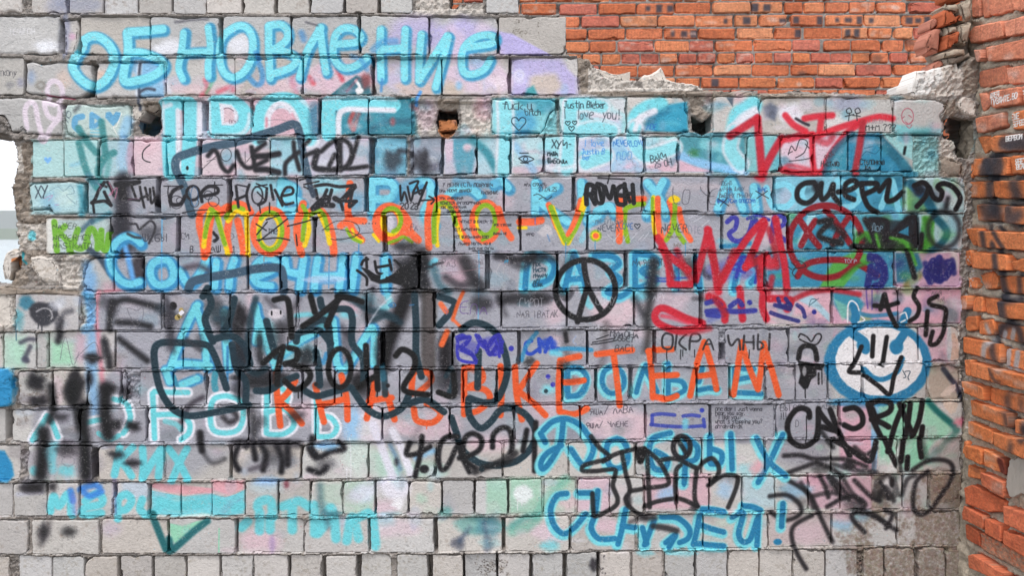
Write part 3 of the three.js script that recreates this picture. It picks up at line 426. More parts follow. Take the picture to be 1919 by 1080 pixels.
// bottom rows: mints, pinks, pale blues
W('#cfdcd4', 670, 860, 36, 34, 0.8, 7); W('#b6d2c4', 720, 870, 30, 26, 0.85, 7); W('#a9cdbb', 800, 880, 40, 14, 0.6, 6); R('#b4c8ba', 600, 905, 642, 962, 0.7, 4); R('#b8cfc0', 644, 902, 702, 962, 0.8, 4); W('#d4dcec', 680, 925, 24, 18, 0.8, 6); W('#e8e4ee', 740, 915, 24, 24, 0.9, 5); W('#dcc0cc', 722, 952, 24, 14, 0.7, 6); W('#efedf0', 745, 945, 12, 10, 0.9, 3); W('#aecbb8', 790, 935, 10, 10, 0.7, 4); R('#9fc8b2', 912, 900, 951, 962, 0.8, 5); R('#a3cdb6', 955, 897, 1016, 962, 0.85, 5); W('#e6eaea', 982, 925, 18, 16, 0.95, 3); drip('#e8ecec', 970, 930, 26, 2); drip('#e8ecec', 978, 930, 18, 2); R('#b6cbb8', 1020, 896, 1080, 960, 0.7, 6); W('#dcb8c2', 1064, 940, 18, 16, 0.7, 5); R('#dcc0cc', 1083, 896, 1142, 958, 0.85, 5); W('#d2b2b8', 1160, 950, 20, 10, 0.5); R('#d8b0ba', 1208, 888, 1330, 954, 0.8, 6); W(sky, 1250, 925, 20, 12, 0.7, 6); W('#a6c2dc', 1360, 920, 16, 14, 0.8, 5); R('#b6ced4', 1391, 892, 1452, 950, 0.8, 6); S('#79b7a4', 18, 4, '960 996 1000 980 1020 940 1060 900', 0.7); S('#4f9a92', 14, 4, '960 985 985 970 1010 966', 0.7); W('#3f938a', 835, 960, 12, 8, 0.8, 4); W('#5f9c98', 900, 985, 46, 16, 0.8, 6); W('#4f7f90', 915, 990, 20, 18, 0.6, 6); W('#545866', 858, 1020, 12, 10, 0.8, 4); W('#5a5a64', 915, 1022, 9, 12, 0.8, 4); S('#40506a', 7, 4, '880 990 862 1015', 0.7); S('#40506a', 7, 4, '908 980 914 1024', 0.6); W('#d6c0ca', 740, 990, 50, 14, 0.7, 8); W('#e2c0cc', 490, 1015, 40, 20, 0.7, 8); W('#9a80b8', 510, 1020, 6, 16, 0.5, 4); W('#c9b9d0', 210, 990, 14, 12, 0.5); W('#e0c8d4', 1030, 1000, 34, 18, 0.7, 6); W('#d8bcc8', 1130, 985, 30, 14, 0.8, 5);
R('#b6c9dc', 230, 904, 280, 934, 0.6, 5); F('#dfa9b0', 3, '282 906 340 910 400 916 398 926 340 930 300 920 282 914'); F('#dfa9b0', 3, '398 900 458 900 458 916 430 928 400 918'); F('#7accd6', 3, '282 920 310 926 345 932 372 928 398 926 424 932 444 926 460 918 458 962 420 968 380 964 330 968 284 964', 0.95); F('#7da4bc', 3, '420 962 432 946 452 934 450 944', 0.7); F(mint, 2, '320 980 344 985 372 976 388 974 330 1018 318 1008', 0.95); W('#c0d4d8', 500, 915, 30, 12, 0.6); W('#a9c4e0', 498, 904, 24, 8, 0.7, 5);
R('#a8d4bc', 9, 630, 50, 690, 0.6, 8); R('#9cd6b4', 93, 640, 140, 686, 0.75, 8); W('#c8a8b8', 150, 650, 12, 26, 0.6, 6); W('#d8c2cc', 110, 730, 10, 26, 0.6, 5); F('#2f86b4', 1.5, '-30 692 20 690 27 702 27 756 18 762 -30 762'); F('#2f86b4', 2, '-30 842 8 846 22 870 26 892 16 904 -30 905'); W('#2f86b4', 26, 720, 5, 30, 0.4, 4);
W('#b4e0c8', 36, 660, 14, 20, 0.5, 6); W('#62aab4', 36, 600, 8, 20, 0.7, 5);

// years of overspray: odd dabs and mists of every can used here
const dab = (n, x0, y0, x1, y1, cols, r0, r1, a) => { for (let i = 0; i < n; i++) W(cols[Math.floor(rnd() * cols.length)], rr(x0, x1), rr(y0, y1), rr(r0, r1), rr(r0, r1) * rr(0.5, 1.1), rr(a * 0.4, a), rr(2, 6)); };
dab(90, 300, 105, 1080, 180, ['#d8b8c6', '#b8c8e0', '#c8bcd8', '#8fc4d4', '#e0c6cc', '#c8b4a8', '#9fa8c8'], 4, 16, 0.34);
dab(190, 300, 182, 1290, 330, ['#dcb4c2', '#8ed8e0', '#e4e2ea', '#b8b0d0', '#3f90a8', '#a0c4e0', '#6a7a90', '#c890a0', '#70b8c8'], 4, 17, 0.4);
dab(80, 1290, 182, 1760, 330, ['#8ecad2', '#d8a8b8', '#2f83a4', '#c4bac8', '#4a98ac', '#dcd4da'], 4, 16, 0.45);
dab(260, 170, 332, 1450, 620, ['#b9b6be', '#97959e', '#c9c4ca', '#8fb4c8', '#c8a8b4', '#7aa8bc', '#8a8690', '#a8c4cc', '#5a6c7c'], 5, 22, 0.3);
dab(220, 170, 620, 1480, 832, ['#b9b6be', '#92909a', '#c9c4ca', '#c8a8b4', '#88b4bc', '#7c7882', '#d0ccd2', '#4f5a66'], 5, 22, 0.3);
dab(120, 1450, 332, 1800, 610, ['#2a6c88', '#5aa03e', '#7ac0d0', '#c090a8', '#1f5060', '#a8d0d8', '#3c3f80', '#204858'], 5, 18, 0.45);
dab(140, 1450, 612, 1800, 960, ['#c89aaa', '#9cc8d0', '#b8b4b8', '#8a9a98', '#d8c4cc', '#8fc0a8', '#5a5a60'], 5, 18, 0.4);
dab(130, 300, 832, 1440, 1030, ['#d8bcc8', '#b4d0c2', '#a8c0dc', '#cfc6c8', '#90c8d0', '#e2dee4', '#9aa0a8'], 5, 20, 0.42);
dab(60, 30, 556, 240, 960, ['#9a9498', '#c8b0ba', '#a8ccb8', '#6a6870', '#b8c4d4', '#8a7e78'], 5, 18, 0.4);
for (let i = 0; i < 5200; i++) { const x = rr(60, 1800), y = rr(110, 1030), [a, b] = T(x, y); if (fbm(x * 0.012, y * 0.012) < 0.48) continue; cx.fillStyle = ['#24232a', '#7ed4e0', '#e6e4ea', '#2f7fa0', '#b84a58'][Math.floor(rnd() * 5)]; cx.globalAlpha = rr(0.25, 0.7); cx.beginPath(); cx.ellipse(a, b, rr(0.4, 1.1), rr(0.4, 1.1), 0, 0, 6.3); cx.fill(); } cx.globalAlpha = 1;

// old turquoise letters run on over blocks and beds
for (const [c, w] of [['#e2e2e8', 34], [cyan, 23]]) many(c, w, 1.6, '946 196 948 240 944 322|1070 198 1068 240 1062 318|1070 196 1100 194 1128 200|1090 246 1120 240 1146 246|1098 306 1120 298 1136 292|1190 240 1186 262 1206 290 1236 286 1264 276|1376 246 1370 280 1388 308|486 250 484 262|580 250 582 262', 0.75);

// the big letters once more, on top of that mist
S(cyan, 24, 1.5, '317 196 317 258 320 326'); S(cyan, 24, 1.5, '356 196 356 258 352 326'); S(cyan, 22, 1.5, '312 196 332 193 356 195'); S(white, 7, 1.5, '333 206 334 258 336 322'); S(white, 10, 1.8, '374 196 373 254', 0.9); S(white, 8, 1.5, '308 200 320 196', 0.8); S(cyan, 26, 1.5, '404 200 402 244'); S(cyan, 24, 1.5, '404 192 436 192 458 210 458 232 440 246 405 246'); F(white, 1.5, '411 193 434 196 446 210 444 226 436 234 416 234'); F(pink, 1.5, '420 202 434 204 440 214 438 228 420 230'); S(cyan, 26, 1.5, '486 256 488 214 508 192 540 188 566 204 578 256'); S(white, 11, 1.5, '501 250 503 216 520 196 540 200 554 220 562 246'); F('#dcb4be', 3, '508 246 510 216 524 204 540 210 552 232 552 246', 0.9); S('#cc6a7a', 4, 1.5, '500 222 500 236', 0.7); S('#dc8090', 4, 2, '548 214 556 232', 0.7); S(cyan, 24, 1.2, '614 194 616 252'); S(cyan, 24, 1.2, '614 194 660 192 738 196'); S(white, 9, 1.5, '738 206 690 205 640 208 634 252'); 
S(white, 5, 1.2, '306 192 306 254', 0.7); S(white, 6, 1.4, '392 190 394 250', 0.7); S(white, 7, 1.4, '468 214 464 236 448 252 404 254', 0.7); S(white, 8, 1.6, '592 250 588 210 566 188', 0.6); S(white, 6, 1.4, '604 186 660 182 742 186', 0.6); S(white, 9, 1.6, '1190 244 1200 222 1228 208', 0.9); S(white, 10, 1.8, '1378 246 1392 222 1416 208', 0.85); S(white, 8, 2, '1022 312 1050 316 1082 310', 0.7);

// --- lettering and tags, oldest first
// pale pink scribble and hearts at the upper left
many('#e2d4de', 9, 1, '52 240 48 210 54 194 66 196 72 224 80 256|92 185 90 165 100 152 114 158 118 178 104 196 84 190|84 196 92 218 110 222 114 200|112 222 96 240 84 264 76 262');
S('#8a1c3c', 2, 0.4, '88 178 110 182 140 186', 0.8); S('#3a3a44', 5, 3, '148 198 140 208', 0.7);
F('#6ca6c8', 0.8, heart(212, 221, 15)); many('#6ca6c8', 11, 0.6, '154 218 142 222 140 236 148 244'); S('#6ca6c8', 9, 0.6, '172 214 172 238'); many('#6ca6c8', 8, 0.6, '176 216 188 226 178 236'); many('#8cc6d4', 3, 0.4, '170 242 194 243|170 248 196 249|168 254 196 256'); S('#e8e6e0', 1.6, 0, '228 212 218 236 212 238 222 256'); F('#7fb2e4', 0.8, heart(90, 300, 7)); S('#7db4cc', 6, 2, '136 310 152 306', 0.6); S(sky, 18, 3, '240 226 232 250', 0.7);
many('#3f4a58', 1.4, 0, '128 208 124 216 130 222|122 222 128 230', 0.7); E('#3f4a58', 1.2, 0, 128, 214, 5, 6, 0.6);
W('#6f7078', 20, 160, 8, 7, 0.5, 3); say('Yкоny', 0, 130, 12, '#3a3a40', 1); say('тепшпон', 18, 50, 14, '#dedade', 1.4, { a: 0.6 }); E('#6e675f', 6, 2, 78, 160, 7, 6, 0.5);
many('#3f8486', 12, 1.5, '147 240 158 258 182 286|190 228 194 258 198 292 186 318 190 344|150 268 157 298 168 330 182 352|214 286 196 296 188 300', 0.9); S('#5a9c9c', 9, 2, '200 330 206 300', 0.7); S('#2f6a7a', 9, 2, '172 416 190 408 206 400', 0.7); S('#3a5a70', 9, 2, '152 432 172 414', 0.8);
S('#26252b', 1.8, 0, '282 271 270 282 268 296 274 302 282 304');
// soft blue and pink runs down the left
S('#86b4dc', 22, 5, '164 500 168 560 174 620 172 690 180 762 184 780', 0.8); S('#d4909c', 9, 2.5, '186 548 182 590 184 630 190 690 196 726', 0.85); S('#7ab4dc', 14, 2, '160 552 170 600 158 620', 0.7); S('#e08a98', 5, 1.5, '196 546 240 542', 0.7); F('#58a0c8', 2, '156 548 178 550 176 562 158 564', 0.8);
// the word across the top
duo('#4597bd', 21, 3, 3, cyl, 15, '158 76 172 68 190 71 208 88 215 110 208 135 195 153 178 161 160 155 143 138 137 121 146 104 155 90 158 76|240 60 275 58 306 55|239 62 241 95 234 125 234 152 262 150 285 143 303 130 306 118 292 108 265 99 242 99');
duo('#4597bd', 19, 5, 1, cyl, 12, '345 62 342 90 336 115 335 130 342 148|391 52 395 90 390 118 390 143|340 100 366 98 394 97');
duo('#4597bd', 19, 3, 3, cyl, 13, '425 62 445 50 462 52 474 70 475 95 468 120 455 138 438 145 422 138 413 120 412 95 416 75 425 62|505 50 505 100 507 147|505 49 527 47 540 60 536 78 515 93|515 93 543 100 556 113 543 128 508 140|602 52 588 75 575 100 562 145|600 52 606 100 612 136|628 83 665 80 677 70 665 56 645 53 630 65 625 88 627 110 642 127 665 125 688 108|714 56 713 100 714 146|760 56 758 100 758 146|712 93 736 92 758 90|790 65 786 108 785 148|785 150 812 108 838 66|840 68 830 112 816 163|875 88 918 82 928 72 915 65 890 70 870 88 865 115 870 135 885 139 907 130 918 112');
S('#4a92c8', 12, 2, '700 94 716 80 742 78', 0.6); S('#4a92c8', 10, 1.5, '468 146 480 158 490 156 493 140 486 118 481 100', 0.8); S('#4a86c0', 11, 3, '566 62 570 74', 0.7); S('#4a92c8', 9, 2, '688 130 676 112 660 106', 0.6); S('#5a9ad8', 6, 1, '788 172 782 184 780 196'); S('#4c8ac0', 5, 1, '716 148 714 170', 0.8); S('#3f3f4c', 3, 2, '330 42 360 38 390 36', 0.7); S('#3f3f4c', 3, 1.5, '574 42 588 46 596 48', 0.7);
// pale outlines right of it
E('#ded8ea', 3, 1, 973, 140, 8, 8, 0.8);
// slate bar across two courses
S(slate, 15, 0.7, '360 402 346 350 331 320 332 298 352 288 400 274 440 267 478 256 520 243 552 233 562 252 568 288 578 330', 0.96);
S('#35607a', 20, 2, '590 200 588 224 592 250', 0.5); F('#4b7f98', 2, '582 206 594 196 596 250 586 250', 0.8);
// cyan band of letters under the grey (courses 5-6)
duo('#4c94b8', 22, 3, 4, '#7fcfe0', 14, '527 340 526 396|527 342 548 350 552 362 530 370|530 370 562 378 562 392 528 398|697 338 697 398|700 340 730 341 740 356 730 372 700 373|775 348 790 338 806 346 806 372 795 398 812 420|836 372 850 356 878 352 898 366|925 345 940 340 952 352|1003 342 1003 400|1042 350 1012 376 1064 416|1088 342 1092 398|1212 342 1237 375 1247 402|1242 340 1210 402|1345 390 1358 352 1368 336 1378 354 1392 392|1412 350 1416 392|1118 396 1140 386 1150 400|1100 412 1120 404');
S('#5aa0c4', 16, 3, '855 340 890 345 930 343', 0.6); S('#4c94b8', 22, 4, '748 372 760 350 780 344', 0.6); W('#5aa0c4', 660, 380, 24, 18, 0.6); W('#8cd2e0', 615, 348, 40, 14, 0.7, 6); W('#8cd2e0', 500, 350, 24, 16, 0.7, 6); W('#7fcfe0', 800, 415, 14, 14, 0.6, 5); S('#7fcfe0', 11, 1, '1116 404 1128 398 1106 420 1090 450', 0.6);
many('#86cfe2', 12, 0.8, '1454 348 1474 346 1488 366 1474 386 1454 388|1506 344 1500 364 1508 384|1568 340 1596 346 1612 366 1596 386 1572 388|1652 388 1664 356 1672 340 1684 392|1632 338 1630 350'); S('#86cfe2', 12, 0.8, '1436 352 1442 376 1448 388');
// soft black clouds on the left
S('#37343c', 28, 5, '232 336 230 380 232 430 226 470', 0.9); S('#37343c', 26, 6, '226 412 218 440 224 470', 0.75); W('#3a3038', 258, 505, 16, 30, 0.85, 6); W('#332f38', 236, 462, 20, 12, 0.7, 6); W('#34333c', 285, 436, 22, 12, 0.55, 7); S('#4a6a90', 14, 3, '168 330 178 342', 0.3); S('#6aa4dc', 10, 2, '234 458 242 490 250 524'); S('#3a4a5c', 11, 1.5, '166 468 186 482 206 512', 0.9);
// the sunny line, courses 7-8
duo('#3f8dbb', 23, 2, 3, '#74cbe0', 13, '264 456 252 446 238 443 220 453 208 475 208 500 225 525 245 533 262 528|304 486 288 494 283 512 290 530 306 534 322 526 326 508 318 490 304 486|338 508 350 530 362 528 378 508 388 486|406 490 404 520 403 538|440 486 432 512 430 538|474 522 508 508 520 496 508 484 488 488 476 506 480 530 508 536|535 486 540 508 564 514|570 484 566 510 562 542|596 484 592 510 590 542|592 518 616 518 640 516|642 482 640 510 636 542|668 480 664 510 660 542|722 482 722 540');
S('#74cbe0', 11, 1, '800 500 816 488', 0.9); W('#c8cce4', 610, 524, 40, 6, 0.6, 4);
S('#6ab4e0', 2.4, 0.3, '305 410 304 470 304 530', 0.8); S('#6ab4e0', 2, 0.3, '897 470 898 510 896 606', 0.8); drip('#4f92c0', 617, 470, 70, 2); drip('#4f92c0', 673, 452, 30, 2);
// dark tag on the first grey block
many('#2e2b30', 6, 0.5, '196 342 186 356 178 374 172 380|172 380 184 378 197 377 208 385|202 341 208 352 214 366|196 360 201 371 208 384'); many('#2e2b30', 9, 0.7, '218 346 240 345 261 341'); S('#2e2b30', 14, 1.2, '228 347 230 368'); many('#2e2b30', 4.5, 0.4, '248 350 256 373|236 372 262 376|263 350 266 368 271 389|273 352 278 374|264 372 278 366|282 354 284 380 290 374|288 352 293 386|174 380 176 398|190 346 200 350');
S('#d880a0', 1.5, 0, '205 342 212 360 204 366 220 352 216 372', 0.7); many('#c880b0', 1.2, 0, '184 344 190 350 186 356|240 374 262 372', 0.6);
// pen marks on the pale block
say('ХУ', 66, 350, 22, '#3a4450', 2, { rot: -0.05 }); many('#4a6a80', 1, 0, '94 358 110 350 120 358 134 348 140 362 126 366 142 382', 0.6); many('#c880a8', 1.2, 0, '84 372 100 366 92 376|104 384 112 384', 0.6);
// green tag on white block
many('#74ac3c', 11, 0.7, '102 416 104 440 106 470|122 424 106 440|110 436 124 450 132 470|146 430 138 458 152 466 164 454|160 462 166 434 174 430 182 448 182 466|190 432 190 460 198 468 204 440|128 452 130 472'); for (const [t, y] of [['NAVER', 418], ['NEVERMCY', 440], ['NASIKATO', 455]]) say(t, 99, y, 11, '#2f3a34', 1, { wide: 0.85 });
// marker heart and words beside it
S('#3c3a40', 4, 0.8, '244 420 256 420 262 430 272 422 284 414 292 424 288 440 280 456'); S('#3c3a40', 5, 1, '240 438 252 444 264 446', 0.9); say('ШЕБЫ', 268, 440, 13, '#3a3a42', 1.5, { wide: 0.9 }); say('СИ', 340, 436, 12, '#3a3a42', 1.2); say('В', 356, 460, 13, '#2b2a30', 1.6); say('АШ', 394, 460, 13, '#2b2a30', 1.6, { wide: 0.9 }); say('М', 432, 460, 13, '#2b2a30', 1.6); E('#3a3a42', 1, 0, 432, 443, 7, 6, 0.7); S('#2b2a30', 6, 0.6, '400 436 408 446 402 452');
// orange, yellow and green word
const OR = '#ee6a42', YE = '#eec81c', GN = '#86ac22';
many(OR, 13, 0.8, '384 482 380 450 374 424 376 402 388 388 402 386 414 396|398 396 392 430 388 476|414 400 424 390 444 382 462 388 470 398|430 470 426 440 430 414|446 414 452 440 458 474');
many(YE, 9, 0.8, '394 396 386 430 382 462|408 400 416 436 428 476|462 398 464 440 466 478|428 414 444 396 456 400'); many(GN, 8, 0.7, '396 392 400 396 390 416 384 444|404 398 412 424 422 458|424 408 438 388 456 392');
E(OR, 15, 0.8, 507, 434, 30, 40); E(YE, 9, 0.8, 506, 434, 20, 32); S(GN, 8, 0.7, ring(507, 433, 23, 35, -2.4, 2.2)); S(GN, 6, 0.7, '487 430 486 448 494 462'); many('#c24c34', 1.6, 0.5, '495 470 495 490|560 470 566 480', 0.6);
many(OR, 14, 0.8, '569 382 560 410 558 440 566 476|572 404 596 392 612 410 622 440 626 474'); many(YE, 9, 0.8, '574 396 580 430 572 460|600 402 612 430 618 456'); many(GN, 8, 0.7, '568 386 574 400 570 430 568 450|584 402 598 394 608 406 614 430');
many(OR, 13, 0.8, '656 344 654 372 652 398 660 430 678 450|638 424 654 414 682 414'); many(YE, 5, 0.6, '660 430 668 446 680 452'); S(GN, 6, 0.6, '650 430 660 446 676 454');
E(OR, 17, 0.8, 730, 418, 24, 30); many(OR, 14, 0.8, '748 392 764 412 768 432 782 448|724 444 736 452 752 442 766 436 784 450'); E(YE, 7, 0.7, 733, 416, 17, 24); S(GN, 8, 0.7, ring(734, 412, 18, 22, -2.6, 1.4)); S(GN, 6, 0.7, '726 456 744 450 756 444 772 454'); S(YE, 6, 0.7, '700 440 710 452'); W('#cfcbd4', 732, 418, 7, 14, 0.9, 2);
many(OR, 13, 0.8, '808 380 802 410 804 464|806 382 824 372 844 376 856 400 862 430 876 454'); many(YE, 8, 0.7, '822 394 818 440 820 460|824 384 844 390 854 416 866 446'); many(GN, 9, 0.7, '818 384 814 410 814 454|818 384 836 380 848 396 854 420');
E(OR, 13, 0.8, 910, 416, 24, 36); E(YE, 6, 0.7, 910, 414, 17, 28); S(GN, 8, 0.7, ring(910, 412, 18, 28, -2.7, 2.2)); many(OR, 13, 0.8, '934 392 944 424 958 446'); S(GN, 6, 0.7, '904 450 920 442 932 430');
S(OR, 14, 0.8, '974 416 996 416 1014 413'); S(YE, 6, 0.6, '972 427 986 427'); S('#5a78c4', 1.5, 0.2, '1003 408 1003 420');
many(OR, 11, 0.8, '1028 384 1038 410 1044 426|1088 376 1080 408 1066 440'); many(YE, 12, 0.8, '1034 390 1044 420 1058 454|1096 372 1088 400 1064 454'); many(GN, 9, 0.7, '1032 388 1046 422 1060 452|1090 402 1078 430 1062 454'); S(OR, 8, 0.8, '1084 400 1074 424 1064 440');
W(GN, 1116, 442, 11, 11, 1, 1); W(YE, 1116, 442, 8, 8, 1, 0.7); W(OR, 1116, 442, 5.5, 5.5, 1, 0.6);
many(OR, 12, 0.8, '1160 374 1160 410 1160 452|1158 376 1180 374 1206 373'); many(GN, 9, 0.7, '1172 392 1170 420 1176 452|1174 390 1190 384 1206 382'); S(YE, 4, 0.6, '1166 400 1166 440'); S(OR, 12, 0.8, '1162 400 1160 450');
many(YE, 8, 0.8, '1224 370 1224 410 1228 440 1240 452|1256 376 1262 370 1270 374'); many(OR, 11, 0.8, '1232 372 1234 420 1240 446|1254 378 1262 410 1250 446|1272 392 1280 424 1294 450'); many(GN, 9, 0.7, '1264 376 1264 404 1260 430 1248 450|1262 410 1270 436 1282 454'); S(YE, 12, 0.8, '1258 374 1266 374'); S(GN, 6, 0.7, '1222 372 1222 400'); drip('#5a94b8', 1060, 455, 40, 2); drip('#5a94b8', 1284, 455, 24, 2); drip('#5a94b8', 1115, 452, 16, 2);
// slate sweep through the sunny line
S(slate, 16, 0.8, '354 542 362 528 392 520 440 512 480 504 520 502 530 512 532 546'); S('#4a3f48', 10, 4, '348 502 372 498 390 506', 0.8);
// black tags on grey
many(black, 8, 1.6, '390 292 400 282 408 288 416 312 428 322 438 310|445 284 450 300 462 314 476 310 474 284|472 276 476 296|480 282 497 269|480 310 500 300|550 266 552 286 561 318|559 285 536 305 534 326|570 293 594 283|580 264 569 273|618 310 628 290|672 257 665 284 656 306|603 284 622 267 640 262 655 270 660 290 653 308 640 318|640 315 658 316 688 312'); many(black, 11, 1.6, '478 293 500 292 522 288|637 266 637 318|480 318 500 318 522 323|596 284 590 312 608 318 630 318'); W('#34323a', 735, 300, 18, 20, 0.75, 5); S('#34323a', 8, 3, '748 282 768 286 780 300 770 322', 0.8); W('#2d2b33', 796, 310, 10, 22, 0.6, 5); E('#26252b', 1.2, 0, 424, 290, 10, 12, 0.8); many('#26252b', 1, 0, '380 316 410 288|388 302 404 298|460 284 460 306|462 304 472 292', 0.8);
S('#34323a', 8, 1.5, '496 262 486 266', 0.8); W('#3f7086', 700, 285, 10, 20, 0.5, 5);
many(black, 1.8, 0.2, '308 349 337 349|317 350 316 364 320 388|391 347 419 347|404 341 404 362|343 399 364 395 390 393'); many(black, 7, 0.5, '342 350 326 358 320 372 324 383 340 382 348 368'); E(black, 5, 0.4, 363, 362, 12, 13); many(black, 6, 0.5, '382 368 408 362 408 352 392 350 379 362 380 378'); for (const [x, y, r] of [[332, 379, 12], [402, 377, 10], [366, 380, 8], [338, 376, 6], [392, 366, 8]]) E('#2f2e36', 1.4, 0, x, y, r, r, 0.85); E('#3a6a9a', 1.3, 0, 366, 368, 7, 18, 0.7);
many(black, 5, 0.5, '442 349 447 388|467 346 462 366 468 394|442 374 462 366|507 347 512 374|500 353 497 376 484 384|515 356 522 370 529 385|528 367 547 363 548 353 536 352 527 370 534 383 549 380'); many(black, 2.5, 0.3, '444 346 464 350|480 344 500 352|482 360 496 374|486 384 488 399|505 380 505 399|478 350 500 346'); E(black, 3, 0.4, 482, 366, 10, 16, 0.9);
many(black, 6, 0.5, '587 350 600 347 614 346 638 350 665 347|592 356 595 372|613 356 606 372|640 382 643 393|660 360 655 387 667 378|648 377 668 377|622 356 616 380'); many(black, 10, 0.6, '587 391 600 378 613 370|628 372 640 376 657 358 664 350|588 391 604 384 624 385'); S('#3a4456', 10, 0.8, '578 333 582 350 588 366', 0.95); many(black, 3, 0.3, '562 338 574 334|570 346 598 340|570 350 578 354');
many('#26252b', 4, 0.4, '750 348 752 376 758 360 764 378|764 350 770 376 776 356|768 344 784 340 774 362 790 356|782 350 788 364 800 342 784 384'); say('2023', 750, 380, 12, '#26252b', 2.2, { wide: 0.75 }); many('#26252b', 3, 0.3, '788 376 814 374|804 368 814 374 808 382');
say('RОVЕН', 1098, 348, 34, '#1c1b1f', 8, { wide: 0.54, a: 1 }); many('#1c1b1f', 7, 0.5, '1122 352 1128 380|1150 350 1156 376|1172 354 1180 378'); many(black, 2.5, 0.3, '1120 334 1170 336|1142 328 1138 344');
// long pen note, in lines
const ink = '#2e2d34';
for (const [t, x, y, h] of [['У МЕНЯ ЕСТЬ Подружки', 830, 342, 8], ['она носит джинсы', 824, 353, 7], ['КЛЕШЕНЫЕ', 902, 358, 6], ['ума лишённая', 824, 367, 7], ['колется дигоморфином', 826, 376, 7], ['уже полудохлая', 826, 384, 6.5], ['снова зелёная', 838, 392, 6.5], ['играет в какой-то', 862, 411, 7], ['рок-группе', 926, 418, 6], ['ест марихуанна,', 852, 426, 6.5], ['ванна не', 925, 434, 6], ['ест шоколадной кожу', 852, 440, 6.5], ['пианно ногти, но я', 860, 453, 6.5], ['злее как сигма', 878, 462, 6.5], ['ара сухарь', 982, 341, 8], ['27.04.25', 1009, 351, 7.5], ['ничо', 986, 435, 7]]) say(t, x, y, h, ink, 1.15, { wide: 0.66, a: 0.85 });
many(ink, 1.4, 0, '1000 366 1008 364 1016 368|1010 374 1018 370 1026 374 1034 368');
say('LО ЧЕН', 1258, 352, 30, '#5a5860', 1.3, { wide: 0.62, slant: 0.1 }); for (const [t, y] of [['ЛЮБЛЮ', 339], ['АЛИНА ДАШУ', 350], ['МАРИНУ МИЛОНУ', 362]]) say(t, 1348, y, 8, '#4a5a6c', 1.1); say('ЭЛИС', 1420, 352, 7, '#2a62a8', 1.6); say('ШАША УСАМ ОПОССУМ', 1344, 373, 7, '#2a62a8', 1.5); many(ink, 1.6, 0, '1346 372 1366 386|1364 370 1350 386|1416 358 1440 372|1438 358 1418 372');
say('МЫ ТУТ БЫЛИ', 1116, 410, 9, '#55606c', 1); say('NEVER', 1120, 421, 13, '#3c4654', 1.4); say('LOVE', 1160, 418, 11, '#2f5fa0', 1.4); S('#2c3440', 1.6, 0, heart(1194, 424, 5)); say('NEVER', 1240, 420, 16, '#333a44', 1.6); say('DIE', 1290, 424, 14, '#7a828c', 1.2); many('#d4d4da', 1.2, 0, '1138 440 1150 452|1160 438 1150 452|1176 440 1168 452|1192 438 1180 452|1206 440 1196 450|1216 436 1204 450', 0.8); say('маша лиза', 1250, 440, 6, '#6a5a50', 0.9); say('ДАВА', 1262, 456, 6, '#6a5a50', 0.9); many('#e0dfe6', 1, 0, '1290 410 1310 400|1300 416 1320 404|1316 424 1330 412', 0.8);
F('#c2bdc0', 1, '1006 436 1022 420 1032 424 1036 440 1018 444', 0.9); S('#5a84b0', 2.5, 0.5, '1026 440 1030 452', 0.7); many('#2f2f36', 1.2, 0, '606 430 636 430 660 436 678 446|620 448 640 450 676 438 700 436|604 432 626 416 650 414 668 420 674 434 660 446 630 448', 0.9); many('#26252b', 2.4, 0.2, '481 420 500 432|482 440 502 416|486 452 510 434 540 410|500 412 524 404|482 450 520 446 544 450|540 424 572 416 590 410|556 440 558 460'); say('me', 506, 424, 14, '#2f2f36', 1.3); say('РА', 770, 420, 12, '#4a485a', 1); for (let i = 0; i < 5; i++) W('#3a3a42', 680 + i * 6, 419, 1, 1, 1, 0.3);
// big blue letters with turquoise halo, courses 8-9 right
duo('#6fc6da', 20, -2, 2, '#2d7ea8', 11, '990 482 986 512 984 540|992 480 1018 480 1038 496 1030 522 1002 534|1076 476 1066 510 1058 542|1076 476 1090 512 1098 540|1066 524 1090 522|1114 480 1146 480 1160 494 1146 508 1162 526 1140 544|1190 478 1190 536|1192 476 1222 480 1232 494 1202 508 1230 524 1196 540|1268 480 1268 536|1308 484 1312 540|1392 480 1380 520 1376 544|1396 484 1424 506 1408 530|1138 548 1160 556 1180 546');
S('#7accd8', 12, 1.5, '1096 548 1100 566 1106 574', 0.8); W('#74c8da', 1200, 556, 20, 10, 0.8, 5); S('#74c8da', 12, 2, '1350 452 1380 462 1412 456', 0.5); S('#2d7ea8', 9, 1, '1352 462 1376 460 1404 456', 0.9); W('#74c8da', 985, 562, 12, 10, 0.8, 5);
for (const [t, y] of [['Моё', 490], ['Настя', 501], ['миланy', 512], ['ару', 521], ['сояк', 529]]) say(t, 999, y, 9, '#23404e', 1.6, { rot: -0.08 });
say('УФ', 1140, 492, 11, '#5a86a8', 1.1); many('#9fb8cc', 1.8, 0.2, '1070 482 1078 494 1086 484 1090 500 1104 490 1118 498 1126 490', 0.7);
say('NA ЯВКАТУ', 1186, 486, 12, '#33404c', 1.4); many('#3048a0', 4, 0.4, '1210 520 1250 522 1290 520|1214 526 1260 528', 0.8); drip('#2c4fa0', 1272, 486, 60, 2.4); W('#2d66a8', 1272, 478, 5, 5, 1, 0.6);
